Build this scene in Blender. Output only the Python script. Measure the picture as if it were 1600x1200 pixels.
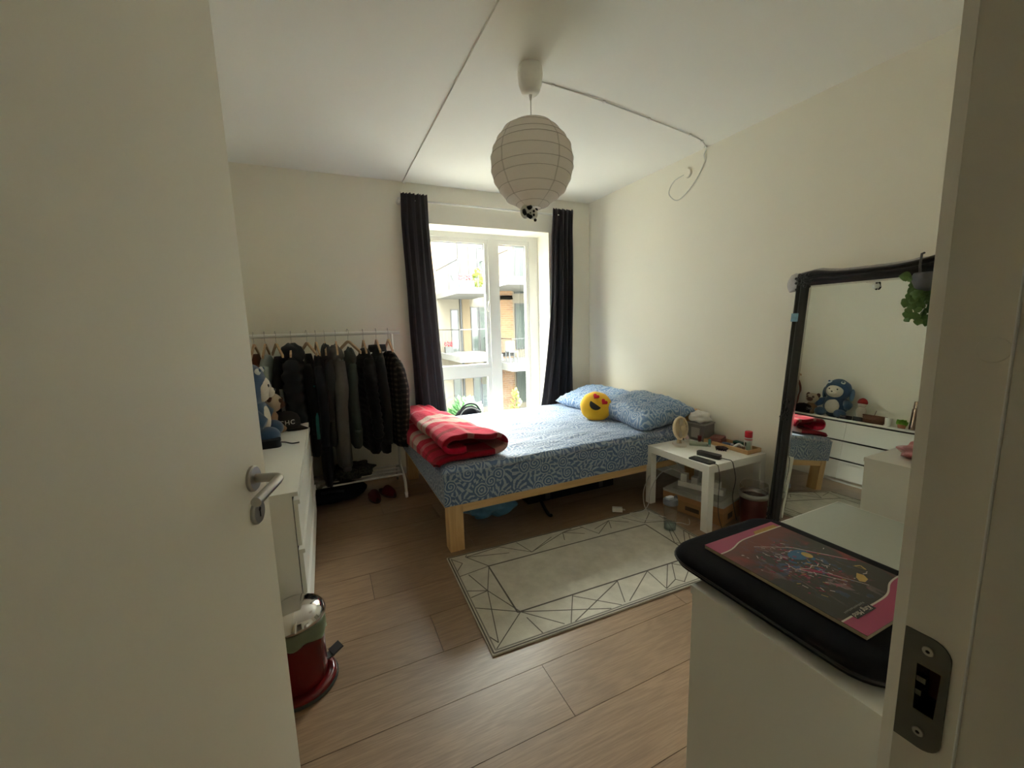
import bpy, bmesh, math, random
from mathutils import Vector, Matrix, noise
random.seed(7)
for o in list(bpy.data.objects): bpy.data.objects.remove(o)
SC = bpy.context.scene
COL = SC.collection
PI = math.pi

# ------------------------------------------------------------------ camera
H = 1.367
yaw, pitch, roll = [math.radians(a) for a in (24.479, 8.158, -1.675)]
fw = Vector((math.sin(yaw)*math.cos(pitch), math.cos(yaw)*math.cos(pitch), -math.sin(pitch)))
rt = Vector((math.cos(yaw), -math.sin(yaw), 0)); up = rt.cross(fw)
r2 = rt*math.cos(roll) + up*math.sin(roll); u2 = -rt*math.sin(roll) + up*math.cos(roll)
cd = bpy.data.cameras.new('camera'); cam = bpy.data.objects.new('camera', cd); COL.objects.link(cam)
cam.matrix_world = Matrix(((r2.x, u2.x, -fw.x, 0), (r2.y, u2.y, -fw.y, 0), (r2.z, u2.z, -fw.z, H), (0, 0, 0, 1)))
cd.sensor_fit = 'HORIZONTAL'; cd.sensor_width = 36; cd.lens = 635.5*36/1600
cd.clip_start = 0.01; cd.clip_end = 200
SC.camera = cam

# ------------------------------------------------------------------ sky, light, exposure
w = bpy.data.worlds.new('overcast_sky'); SC.world = w; w.use_nodes = True
bg = w.node_tree.nodes['Background']
wt_ = w.node_tree; tcw = wt_.nodes.new('ShaderNodeTexCoord'); spw = wt_.nodes.new('ShaderNodeSeparateXYZ'); mw = wt_.nodes.new('ShaderNodeMath'); mw.operation = 'MULTIPLY_ADD'; mw.use_clamp = False
mxw = wt_.nodes.new('ShaderNodeMath'); mxw.operation = 'MAXIMUM'; mxw.inputs[1].default_value = 0.0
wt_.links.new(tcw.outputs['Generated'], spw.inputs[0]); wt_.links.new(spw.outputs['Z'], mxw.inputs[0]); wt_.links.new(mxw.outputs[0], mw.inputs[0])
SKY = 13.0   # CIE overcast sky: horizon brightness SKY, zenith three times that
mw.inputs[1].default_value = 2*SKY; mw.inputs[2].default_value = SKY; wt_.links.new(mw.outputs[0], bg.inputs[1])
bg.inputs[0].default_value = (.975, 1.0, 0.93, 1)
pl = bpy.data.lights.new('window_portal', 'AREA'); pl.shape = 'RECTANGLE'; pl.size = 1.30; pl.size_y = 2.1
pl.cycles.is_portal = True
po = bpy.data.objects.new('window_portal', pl); COL.objects.link(po)
po.location = (1.55, 4.19, 1.21); po.rotation_euler = (-PI/2, 0, 0)
SC.view_settings.view_transform = 'Standard'; SC.view_settings.look = 'None'
SC.view_settings.gamma = 1.0; SC.view_settings.use_curve_mapping = False
SC.view_settings.exposure = 1.4
SC.cycles.max_bounces = 16; SC.cycles.diffuse_bounces = 10; SC.cycles.transparent_max_bounces = 16

# ------------------------------------------------------------------ helpers
WL = {}
def tag(o, label=None, cat=None, group=None, kind=None):
    if label: o['label'] = label
    if cat: o['category'] = cat
    if group: o['group'] = group
    if kind: o['kind'] = kind
    return o
def thing(name, loc, label, cat, group=None):
    o = bpy.data.objects.new(name, None); COL.objects.link(o); o.location = loc; WL[o] = Vector(loc)
    o.empty_display_size = .05
    return tag(o, label, cat, group)
def obj(name, bm, m, parent=None, smooth=False, bevel=0, xf=None, seg=2, auto=None, recalc=True):
    if xf is not None: bm.transform(xf)
    if bevel:
        es = [e for e in bm.edges if len(e.link_faces) == 2 and e.calc_face_angle(0) > .6]
        bmesh.ops.bevel(bm, geom=es, offset=bevel, segments=seg, profile=.5, affect='EDGES', clamp_overlap=True)
    if recalc: bmesh.ops.recalc_face_normals(bm, faces=bm.faces)
    vs = [v.co for v in bm.verts]
    c = Vector(((min(v.x for v in vs)+max(v.x for v in vs))/2, (min(v.y for v in vs)+max(v.y for v in vs))/2, min(v.z for v in vs)))
    bmesh.ops.translate(bm, verts=bm.verts, vec=-c)
    if smooth:
        for f in bm.faces: f.smooth = True
    if auto:
        for f in bm.faces: f.smooth = True
        for e in bm.edges:
            if len(e.link_faces) == 2 and e.calc_face_angle(0) > auto: e.smooth = False
    me = bpy.data.meshes.new(name); bm.to_mesh(me); bm.free()
    ms = m if isinstance(m, (list, tuple)) else [m]
    for q in ms: me.materials.append(q)
    o = bpy.data.objects.new(name, me); COL.objects.link(o)
    o.location = c - (WL[parent] if parent else Vector((0, 0, 0))); o.parent = parent; WL[o] = c
    return o
def B(): return bmesh.new()
def box(bm, x0, x1, y0, y1, z0, z1, mi=0):
    vs = [bm.verts.new((x, y, z)) for z in (z0, z1) for y in (y0, y1) for x in (x0, x1)]
    for f in ((0, 2, 3, 1), (4, 5, 7, 6), (0, 1, 5, 4), (2, 6, 7, 3), (0, 4, 6, 2), (1, 3, 7, 5)):
        bm.faces.new([vs[i] for i in f]).material_index = mi
    return bm
def bx(*a): return box(B(), *a)
def loft(bm, rings, cap=True, closed=True, uvs=False):
    R = [[bm.verts.new(p) for p in r] for r in rings]
    n = len(R[0])
    for a, b in zip(R, R[1:]):
        for i in range(n if closed else n-1):
            j = (i+1) % n
            bm.faces.new((a[i], a[j], b[j], b[i]))
    if cap and closed:
        bm.faces.new(R[0][::-1]); bm.faces.new(R[-1])
    return bm
def ring(c, r, n, axis=(0, 0, 1), ry=None, ph=0):
    a = Vector(axis).normalized()
    t = Vector((1, 0, 0)) if abs(a.x) < .9 else Vector((0, 1, 0))
    u = a.cross(t).normalized(); v = a.cross(u)
    return [Vector(c) + u*r*math.cos(2*PI*i/n+ph) + v*(ry or r)*math.sin(2*PI*i/n+ph) for i in range(n)]
def cyl(bm, p0, p1, r, n=16, r1=None):
    d = Vector(p1)-Vector(p0)
    return loft(bm, [ring(p0, r, n, d), ring(p1, r if r1 is None else r1, n, d)])
def tube(bm, pts, r, n=8, cap=True):
    pts = [Vector(p) for p in pts]
    rings = []; pu = None
    for i, p in enumerate(pts):
        d = (pts[min(i+1, len(pts)-1)]-pts[max(i-1, 0)]).normalized()
        if pu is None:
            t = Vector((0, 0, 1)) if abs(d.z) < .9 else Vector((1, 0, 0)); pu = d.cross(t).normalized()
        else:
            pu = (pu - d*pu.dot(d)).normalized()
        v = d.cross(pu); rr = r[i] if isinstance(r, (list, tuple)) else r
        rings.append([p + pu*rr*math.cos(2*PI*k/n) + v*rr*math.sin(2*PI*k/n) for k in range(n)])
    return loft(bm, rings, cap)
def spline(P, n=8):
    P = [Vector(p) for p in P]; out = []
    for i in range(len(P)-1):
        a, b, c, d = P[max(i-1, 0)], P[i], P[i+1], P[min(i+2, len(P)-1)]
        for k in range(n):
            t = k/n
            out.append(.5*((2*b)+(c-a)*t+(2*a-5*b+4*c-d)*t*t+(3*b-a-3*c+d)*t**3))
    return out+[P[-1]]
def lathe(bm, prof, c=(0, 0, 0), n=32, cap=True):
    return loft(bm, [[Vector((c[0]+r*math.cos(2*PI*i/n), c[1]+r*math.sin(2*PI*i/n), c[2]+z)) for i in range(n)] for r, z in prof], cap)
def ell(bm, c, r, n=20, m=12, jit=0, seed=0):
    rx, ry, rz = (r, r, r) if isinstance(r, (int, float)) else r
    rings = []
    for j in range(m+1):
        th = PI*j/m; th = min(max(th, .02), PI-.02)
        rr = []
        for i in range(n):
            p = Vector((math.sin(th)*math.cos(2*PI*i/n), math.sin(th)*math.sin(2*PI*i/n), -math.cos(th)))
            k = 1 + (jit*noise.noise(p*2.2+Vector((seed, 0, 0))) if jit else 0)
            rr.append(Vector((c[0]+p.x*rx*k, c[1]+p.y*ry*k, c[2]+p.z*rz*k)))
        rings.append(rr)
    return loft(bm, rings)
def prism(bm, pts, z0, z1):
    a = [bm.verts.new((x, y, z0)) for x, y in pts]; b = [bm.verts.new((x, y, z1)) for x, y in pts]
    n = len(pts)
    bm.faces.new(a[::-1]); bm.faces.new(b)
    for i in range(n): bm.faces.new((a[i], a[(i+1) % n], b[(i+1) % n], b[i]))
    return bm
def rrect(x0, x1, y0, y1, r, n=6):
    P = []
    for cx, cy, a in ((x1-r, y1-r, 0), (x0+r, y1-r, 90), (x0+r, y0+r, 180), (x1-r, y0+r, 270)):
        for k in range(n+1):
            t = math.radians(a+90*k/n); P.append((cx+r*math.cos(t), cy+r*math.sin(t)))
    return P
def text_bm(s, size, xf, ext=.0003, shear=0):
    cu = bpy.data.curves.new('t', 'FONT'); cu.body = s; cu.size = size; cu.extrude = ext; cu.shear = shear
    cu.align_x = 'CENTER'; cu.align_y = 'CENTER'; cu.resolution_u = 3
    o = bpy.data.objects.new('t', cu); COL.objects.link(o)
    dg = bpy.context.evaluated_depsgraph_get(); me = bpy.data.meshes.new_from_object(o.evaluated_get(dg))
    bm = B(); bm.from_mesh(me); bpy.data.objects.remove(o); bpy.data.meshes.remove(me)
    bm.transform(xf); return bm

# ------------------------------------------------------------------ materials
MATS = {}
class NT:
    def __init__(s, name):
        s.m = bpy.data.materials.new(name); s.m.use_nodes = True; s.t = s.m.node_tree; s.p = s.t.nodes['Principled BSDF']
    def n(s, typ, **kw):
        nd = s.t.nodes.new('ShaderNode'+typ)
        for k, v in kw.items(): setattr(nd, k, v)
        return nd
    def l(s, a, b): s.t.links.new(a, b)
    def math(s, op, a, b=None, c=None):
        nd = s.n('Math', operation=op)
        for i, v in enumerate((a, b, c)):
            if v is None: continue
            if isinstance(v, (int, float)): nd.inputs[i].default_value = v
            else: s.l(v, nd.inputs[i])
        return nd.outputs[0]
    def mix(s, f, a, b):
        nd = s.n('Mix', data_type='RGBA')
        if isinstance(f, (int, float)): nd.inputs[0].default_value = f
        else: s.l(f, nd.inputs[0])
        for i, v in ((6, a), (7, b)):
            if isinstance(v, tuple): nd.inputs[i].default_value = v+(1,) if len(v) == 3 else v
            else: s.l(v, nd.inputs[i])
        return nd.outputs[2]
    def ramp(s, f, stops, interp='LINEAR'):
        nd = s.n('ValToRGB'); cr = nd.color_ramp; cr.interpolation = interp
        while len(cr.elements) < len(stops): cr.elements.new(.5)
        for e, (p, c) in zip(cr.elements, stops): e.position = p; e.color = (c+(1,)) if len(c) == 3 else c
        s.l(f, nd.inputs[0]); return nd.outputs[0]
    def coord(s, kind='Object', scale=(1, 1, 1), rot=(0, 0, 0)):
        tc = s.n('TexCoord'); mp = s.n('Mapping'); mp.inputs['Scale'].default_value = scale; mp.inputs['Rotation'].default_value = rot
        s.l(tc.outputs[kind], mp.inputs[0]); return mp.outputs[0]
    def noise(s, vec, scale, detail=3, rough=.5, dist=0):
        nd = s.n('TexNoise'); nd.inputs['Scale'].default_value = scale; nd.inputs['Detail'].default_value = detail
        nd.inputs['Roughness'].default_value = rough; nd.inputs['Distortion'].default_value = dist
        if vec is not None: s.l(vec, nd.inputs['Vector'])
        return nd.outputs['Fac']
    def bump(s, h, strength=.2, dist=.01):
        nd = s.n('Bump'); nd.inputs['Strength'].default_value = strength; nd.inputs['Distance'].default_value = dist
        s.l(h, nd.inputs['Height']); s.l(nd.outputs[0], s.p.inputs['Normal'])
    def col(s, c):
        if isinstance(c, tuple): s.p.inputs['Base Color'].default_value = c+(1,)
        else: s.l(c, s.p.inputs['Base Color'])
    def set(s, **kw):
        for k, v in kw.items(): s.p.inputs[k].default_value = v
def mat(name, c, rough=.5, metal=0, var=.08, vs=30, bump=0, bs=200, sheen=0, spec=.5):
    if name in MATS: return MATS[name]
    t = NT(name); v = t.coord(); nz = t.noise(v, vs, 3)
    d = tuple(max(0, x*(1-var)) for x in c); e = tuple(min(1, x*(1+var)) for x in c)
    t.col(t.mix(nz, d, e)); t.set(Roughness=rough, Metallic=metal)
    t.p.inputs['Specular IOR Level'].default_value = spec
    if sheen: t.p.inputs['Sheen Weight'].default_value = sheen
    if bump: t.bump(t.noise(v, bs, 3), bump, .002)
    MATS[name] = t.m; return t.m
def clear(name, tint=(1, 1, 1), gloss=.06, rough=.02):
    if name in MATS: return MATS[name]
    m = bpy.data.materials.new(name); m.use_nodes = True; t = m.node_tree; t.nodes.remove(t.nodes['Principled BSDF'])
    a = t.nodes.new('ShaderNodeBsdfTransparent'); a.inputs[0].default_value = tint+(1,)
    g = t.nodes.new('ShaderNodeBsdfGlossy'); g.inputs['Roughness'].default_value = rough
    mx = t.nodes.new('ShaderNodeMixShader'); mx.inputs[0].default_value = gloss
    t.links.new(a.outputs[0], mx.inputs[1]); t.links.new(g.outputs[0], mx.inputs[2]); t.links.new(mx.outputs[0], t.nodes['Material Output'].inputs[0])
    MATS[name] = m; return m

M_wall = mat('wall_paint', (.86, .83, .725), .85, var=.015, vs=4, bump=.06, bs=260)
M_ceil = mat('ceiling_paint', (.87, .86, .80), .9, var=.01, vs=3, bump=.05, bs=300)
M_white = mat('white_laminate', (.82, .815, .76), .45, var=.012, vs=6)
M_door = mat('door_paint', (.90, .87, .775), .5, var=.02, vs=3, bump=.03, bs=150)
M_frame = mat('frame_paint', (.80, .765, .67), .5, var=.02, vs=6)
M_upvc = mat('window_paint', (.80, .80, .77), .4, var=.01)
M_whitemetal = mat('white_metal', (.72, .71, .67), .4, var=.01)
M_steel = mat('brushed_steel', (.42, .40, .37), .34, 1, var=.06, vs=80)
M_chrome = mat('chrome', (.70, .68, .66), .10, 1, var=.02)
M_black = mat('black_plastic', (.012, .012, .013), .4, var=.1)
M_blackfab = mat('black_fabric', (.009, .009, .011), .95, var=.25, vs=60, bump=.2, bs=400, spec=.15)
M_curtain = mat('charcoal_curtain', (.052, .046, .051), .85, var=.08, vs=20, bump=.15, bs=600, sheen=.25, spec=.2)
M_whiteplastic = mat('white_plastic', (.74, .73, .69), .4, var=.02)
M_cord = mat('white_cord', (.62, .61, .57), .5, var=.03)
M_darkcord = mat('black_cord', (.02, .02, .02), .5)
M_cream = mat('cream_plastic', (.70, .57, .38), .4, var=.05)
M_glass = clear('window_glass', (.97, .98, .97), .05)
M_card = mat('cardboard', (.33, .17, .07), .85, var=.1, vs=15)
M_void = mat('dark_gap', (.01, .01, .01), .9)

def wood(name, c1, c2, axis, rough=.55, sc=1):
    if name in MATS: return MATS[name]
    t = NT(name); s = [22*sc, 22*sc, 22*sc]; s[axis] = 1.6*sc
    v = t.coord(scale=tuple(s)); n1 = t.noise(v, 1.6, 4, .55, .6)
    v2 = t.coord(); vo = t.n('TexVoronoi'); vo.inputs['Scale'].default_value = 4.2*sc; t.l(v2, vo.inputs['Vector'])
    knot = t.ramp(vo.outputs['Distance'], [(0, (1, 1, 1)), (.10, (.7, .7, .7)), (.17, (0, 0, 0))])
    g = t.ramp(n1, [(.3, c1), (.7, c2)])
    t.col(t.mix(t.math('MULTIPLY', knot, .55), g, (c1[0]*.45, c1[1]*.35, c1[2]*.25))); t.set(Roughness=rough)
    t.bump(n1, .08, .002); MATS[name] = t.m; return t.m
M_pine = wood('pine_x', (.58, .345, .14), (.72, .48, .23), 0)
M_piney = wood('pine_y', (.58, .345, .14), (.72, .48, .23), 1)
M_pinez = wood('pine_z', (.56, .335, .14), (.70, .465, .22), 2)
M_hang = wood('hanger_wood', (.42, .27, .14), (.52, .35, .20), 1)
M_tray = wood('tray_wood', (.50, .30, .13), (.62, .40, .20), 1)

def oak():
    t = NT('oak_plank'); tc = t.n('TexCoord'); oi = t.n('ObjectInfo')
    off = t.math('MULTIPLY', oi.outputs['Random'], 37.0)
    cx = t.n('CombineXYZ'); t.l(off, cx.inputs[0]); t.l(off, cx.inputs[1])
    va = t.n('VectorMath', operation='ADD'); t.l(tc.outputs['Object'], va.inputs[0]); t.l(cx.outputs[0], va.inputs[1])
    m1 = t.n('Mapping'); m1.inputs['Scale'].default_value = (1.1, 7.5, 1); t.l(va.outputs[0], m1.inputs[0])
    n1 = t.noise(m1.outputs[0], 1.0, 3, .5, .4)
    band = t.math('SINE', t.math('MULTIPLY', n1, 62))
    m2 = t.n('Mapping'); m2.inputs['Scale'].default_value = (9, 160, 1); t.l(va.outputs[0], m2.inputs[0])
    n2 = t.noise(m2.outputs[0], 1.0, 4, .65)
    n3 = t.noise(va.outputs[0], 2.4, 2)
    base = t.mix(oi.outputs['Random'], (.25, .158, .088), (.31, .198, .116))
    base = t.mix(t.math('MULTIPLY', n3, .45), base, (.37, .255, .168))
    g = t.math('MULTIPLY_ADD', band, .5, .5)
    c = t.mix(t.math('MULTIPLY', g, .24), base, (.11, .064, .036))
    c = t.mix(t.math('MULTIPLY', t.ramp(n2, [(.42, (0, 0, 0)), (.62, (1, 1, 1))]), .33), c, (.12, .07, .042))
    t.col(c); t.set(Roughness=.34); t.p.inputs['Specular IOR Level'].default_value = .6
    t.bump(n2, .12, .001); return t.m
M_oak = oak()

# ------------------------------------------------------------------ setting
XL, XR, YF, YB, ZC = -.56, 2.73, .165, 3.845, 2.65
fl = obj('floor', bx(-1.6, XR+.12, -1.5, YB+.02, -.08, -.006), M_void); tag(fl, 'wide oak laminate planks covering the bedroom floor', kind='structure')
edges = [-1.5] + [.815+.2453*k for k in range(-9, 13)] + [YB]
known = {1.0603: .69, 2.0415: .122, 1.3056: 1.495, .815: 1.9, 1.55: .35, 1.796: 1.15}
for i in range(len(edges)-1):
    y0, y1 = edges[i], edges[i+1]
    j0 = next((v for k, v in known.items() if abs(k-y0) < .01), random.uniform(-.5, 1.5))
    while j0 > -1.6: j0 -= 2.0
    x = j0
    while x < XR:
        a, b = max(x, -1.6), min(x+2.0, XR)
        if b-a > .02:
            obj('plank', bx(a+.0011, b-.0011, y0+.0011, y1-.0011, -.0065, 0), M_oak, fl, bevel=.0012, seg=1)
        x += 2.0
tag(obj('ceiling', bx(-1.6, XR+.12, -1.5, YB+.02, ZC, ZC+.1), M_ceil), 'plain white plastered ceiling', kind='structure')
tag(obj('wall_left', bx(XL-.12, XL, YF, YB, 0, ZC), M_wall), kind='structure')
tag(obj('wall_right', bx(XR, XR+.12, -.0, YB+.0, 0, ZC), M_wall), kind='structure')
WX0, WX1, WZ0, WZ1 = .86, 2.22, .10, 2.315
bm = B(); box(bm, XL-.12, WX0, YB, YB+.32, 0, ZC); box(bm, WX1, XR+.12, YB, YB+.32, 0, ZC); box(bm, WX0, WX1, YB, YB+.32, WZ1, ZC); box(bm, WX0, WX1, YB, YB+.32, -.08, WZ0)
tag(obj('wall_back', bm, M_wall), kind='structure')
DX0, DX1 = -.42, .50
bm = B(); box(bm, XL-.12, DX0, .045, YF, 0, ZC); box(bm, DX1, XR, .045, YF, 0, ZC); box(bm, DX0, DX1, .045, YF, 2.12, ZC)
tag(obj('wall_front', bm, M_wall), kind='structure')
bm = B(); box(bm, -1.6, XR, -1.6, -1.5, 0, ZC)
tag(obj('wall_corridor_rear', bm, M_wall), kind='structure')
tag(obj('wall_corridor_left', bx(-1.7, -1.6, -1.5, .05, 0, ZC), M_wall), kind='structure')
tag(obj('wall_corridor_right', bx(XR, XR+.12, -1.5, 0, 0, ZC), M_wall), kind='structure')
tag(obj('wall_corridor_front', bx(-1.6, XL-.12, .045, .165, 0, ZC), M_wall), kind='structure')
tag(obj('trim_1', bx(.742, .768, YF, YB, ZC-.012, ZC), M_ceil, bevel=.003), 'narrow white cover strip running along the ceiling', kind='structure')
tag(obj('baseboard_back', bx(XL, XR, YB-.012, YB, 0, .06), M_upvc, bevel=.003), kind='structure')
tag(obj('baseboard_right', bx(XR-.012, XR, YF, YB-.012, 0, .06), M_upvc, bevel=.003), kind='structure')
tag(obj('baseboard_left', bx(XL, XL+.012, YF, YB-.012, 0, .06), M_upvc, bevel=.003), kind='structure')

# door frame with strike plate
HY0, HY1, HZ0, HZ1 = .127, .1465, 1.020, 1.064
bm = B(); box(bm, .45, .50, .112, .155, 0, HZ0); box(bm, .45, .50, .112, .155, HZ1, 2.10); box(bm, .45, .50, .112, HY0, HZ0, HZ1); box(bm, .45, .50, HY1, .155, HZ0, HZ1)
fr = obj('trim_2', bm, M_frame); tag(fr, 'cream painted door frame on the latch side', kind='structure')
obj('door_stop', bx(.436, .50, .03, .112, 0, 2.10), M_frame, fr, bevel=.0035, seg=3)
obj('edge_highlight', cyl(B(), (.4362, .1122, 0), (.4362, .1122, 2.08), .0011, 8), M_upvc, fr)  # pale tube standing in for the highlight along the stop's edge
obj('architrave', prism(B(), [(.4502, .1552), (.4545, .1655), (.515, .1655), (.515, .1552)], 0, 2.13), M_frame, fr)
bm = B(); pts = [(.1545, .985), (.1545, 1.0925)] + [(.124+.014*(1-math.cos(t)), 1.0925-.014*(1-math.sin(t))) for t in [PI/2*k/6 for k in range(6, -1, -1)]] + [(.124+.014*(1-math.cos(t)), .985+.014*(1-math.sin(t))) for t in [PI/2*k/6 for k in range(7)]]
hole = (HY0, HY1, HZ0, HZ1)
# strike plate: ring of quads around the rectangular latch hole
outer = [Vector((0, y, z)) for y, z in pts]; 
def sq(v):
    y = min(max(v.y, hole[0]), hole[1]); z = min(max(v.z, hole[2]), hole[3])
    cy, cz = (hole[0]+hole[1])/2, (hole[2]+hole[3])/2
    dy, dz = v.y-cy, v.z-cz; k = min((hole[1]-cy)/abs(dy) if abs(dy) > 1e-6 else 9, (hole[3]-cz)/abs(dz) if abs(dz) > 1e-6 else 9)
    return Vector((0, cy+dy*k, cz+dz*k))
R0 = [Vector((.4485, v.y, v.z)) for v in outer]; R1 = [Vector((.4485, sq(v).y, sq(v).z)) for v in outer]
R2 = [Vector((.4755, p.y, p.z)) for p in R1]
Rb = [Vector((.450, v.y, v.z)) for v in outer]
loft(bm, [Rb, R0, R1, R2], cap=False)
M_zinc = mat('dull_zinc', (.155, .155, .135), .42, 1, var=.12, vs=60)
sp = obj('strike_plate', bm, M_zinc, fr, recalc=True)
obj('latch_recess', bx(.476, .4765, hole[0], hole[1], hole[2], hole[3]), mat('recess_brown', (.22, .08, .025), .8), fr)
obj('strike_spring', bx(.4495, .456, .138, HY1, 1.047, 1.052), M_zinc, sp)
obj('strike_spring', bx(.4495, .456, .140, HY1, 1.034, 1.039), M_zinc, sp)
for z in (1.0795, 1.0005):
    s_ = obj('screw', lathe(B(), [(.0001, 0), (.0042, 0), (.0036, .0012), (.0001, .0012)], n=20), mat('screw_steel', (.45, .42, .36), .3, 1), fr, xf=Matrix.Translation((.4486, .1385, z)) @ Matrix.Rotation(-PI/2, 4, 'Y'))
    obj('screw_slot', lathe(B(), [(.0001, 0), (.0016, 0), (.0001, .0002)], n=6), M_void, s_, xf=Matrix.Translation((.44735, .1385, z)) @ Matrix.Rotation(-PI/2, 4, 'Y'))
obj('cover_cap', lathe(B(), [(.0001, 0), (.0095, 0), (.009, .0008), (.0001, .001)], n=28), M_frame, fr, xf=Matrix.Translation((.45, .1255, 1.339)) @ Matrix.Rotation(-PI/2, 4, 'Y'))
bm = B(); box(bm, -.42, -.385, .045, .177, 0, 2.10); box(bm, -.42, .50, .045, .157, 2.08, 2.13)
tag(obj('trim_3', bm, M_frame), 'cream door frame on the hinge side and above', kind='structure')

# door leaf
ang = math.radians(16)
De = Vector((-.148, 1.05, 0)); dl = Vector((math.sin(ang), math.cos(ang), 0)); dn = Vector((math.cos(ang), -math.sin(ang), 0))
DW = .83
MX = Matrix(((dl.x, dn.x, 0, De.x), (dl.y, dn.y, 0, De.y), (0, 0, 1, 0), (0, 0, 0, 1)))  # local x along leaf to free edge, y = visible normal
door = obj('door_1', bx(-DW, 0, -.04, 0, .008, 2.075), M_door, xf=MX, bevel=.002); tag(door, 'plain cream interior door standing open on the left', kind='structure')
hz, hx = 1.06, -.062
RY = Matrix.Rotation(-PI/2, 4, 'X')
ros = obj('handle_rosette', lathe(B(), [(.0001, 0), (.0275, 0), (.0275, .005), (.0245, .008), (.0001, .008)], n=36), M_steel, door, xf=MX @ Matrix.Translation((hx, 0, hz)) @ RY, auto=.5)
bm = tube(B(), [(hx, .006, hz), (hx, .02, hz), (hx, .040, hz), (hx-.002, .050, hz), (hx-.008, .056, hz-.0006), (hx-.02, .058, hz-.001), (hx-.07, .058, hz-.004), (hx-.118, .058, hz-.007)], .0095, 20)
obj('door_lever', bm, M_steel, door, xf=MX, auto=.8)
kz = hz-.075
esc = obj('key_rosette', lathe(B(), [(.0001, 0), (.0265, 0), (.0265, .005), (.0235, .008), (.0001, .008)], n=36), M_steel, door, xf=MX @ Matrix.Translation((hx, 0, kz)) @ RY, auto=.5)
bm = B(); box(bm, hx-.0022, hx+.0022, .0081, .0086, kz-.011, kz+.003); cyl(bm, (hx, .0081, kz+.006), (hx, .0087, kz+.006), .0045, 14)
obj('keyhole', bm, M_void, esc, xf=MX)
for z in (.25, 1.05, 1.85):
    obj('hinge', cyl(B(), (-DW-.004, -.012, z-.045), (-DW-.004, -.012, z+.045), .007, 12), M_steel, door, xf=MX)

# window
win = thing('window_1', (1.54, 4.14, WZ0), None, None); win['kind'] = 'structure'; win['label'] = 'white framed window with a wide pane and a narrow side pane'
Y0, Y1 = 4.10, 4.165
for nm, a in dict(frame_left=(WX0, WX0+.07, Y0, Y1, WZ0, WZ1), frame_right=(2.115, WX1, Y0, Y1, WZ0, WZ1), frame_head=(WX0+.07, 2.115, Y0, Y1, 2.262, WZ1), frame_sill=(WX0+.07, 2.115, Y0, Y1, WZ0, WZ0+.07)).items():
    obj('window_frame', bx(*a), M_upvc, win, bevel=.006)
obj('mullion', bx(1.635, 1.718, Y0, Y1, WZ0+.07, 2.262), M_upvc, win, bevel=.006)
obj('transom', bx(WX0+.07, 1.635, Y0+.005, Y1, .872, .925), M_upvc, win, bevel=.005)
def sash(x0, x1, z0, z1, wd, y0=Y0+.012, y1=Y1-.005):
    bm = B(); box(bm, x0, x0+wd, y0, y1, z0, z1); box(bm, x1-wd, x1, y0, y1, z0, z1); box(bm, x0+wd, x1-wd, y0, y1, z0, z0+wd); box(bm, x0+wd, x1-wd, y0, y1, z1-wd, z1)
    s = obj('sash', bm, M_upvc, win, bevel=.004)
    bm = B(); g = .006
    for a in ((x0+wd, x0+wd+g, z0+wd, z1-wd), (x1-wd-g, x1-wd, z0+wd, z1-wd), (x0+wd, x1-wd, z0+wd, z0+wd+g), (x0+wd, x1-wd, z1-wd-g, z1-wd)): box(bm, a[0], a[1], y0+.02, y0+.034, a[2], a[3])
    obj('gasket', bm, mat('grey_gasket', (.16, .16, .17), .6), s)
    obj('pane', bx(x0+wd-.002, x1-wd+.002, y0+.024, y0+.030, z0+wd-.002, z1-wd+.002), M_glass, s)
    return s
s1 = sash(WX0+.07, 1.635, .925, 2.262, .040); sash(WX0+.07, 1.635, WZ0+.07, .872, .045); sash(1.718, 2.115, WZ0+.07, 2.262, .040)
bm = tube(B(), [(1.616, Y0+.012, 1.62), (1.616, Y0-.02, 1.62), (1.612, Y0-.028, 1.61), (1.606, Y0-.028, 1.52)], .007, 10); obj('window_handle', bm, M_steel, s1, smooth=True)
tag(obj('window_sill', bx(WX0, WX1, YB+.0, Y0, WZ0, WZ0+.02), M_upvc, bevel=.004), kind='structure')

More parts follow.
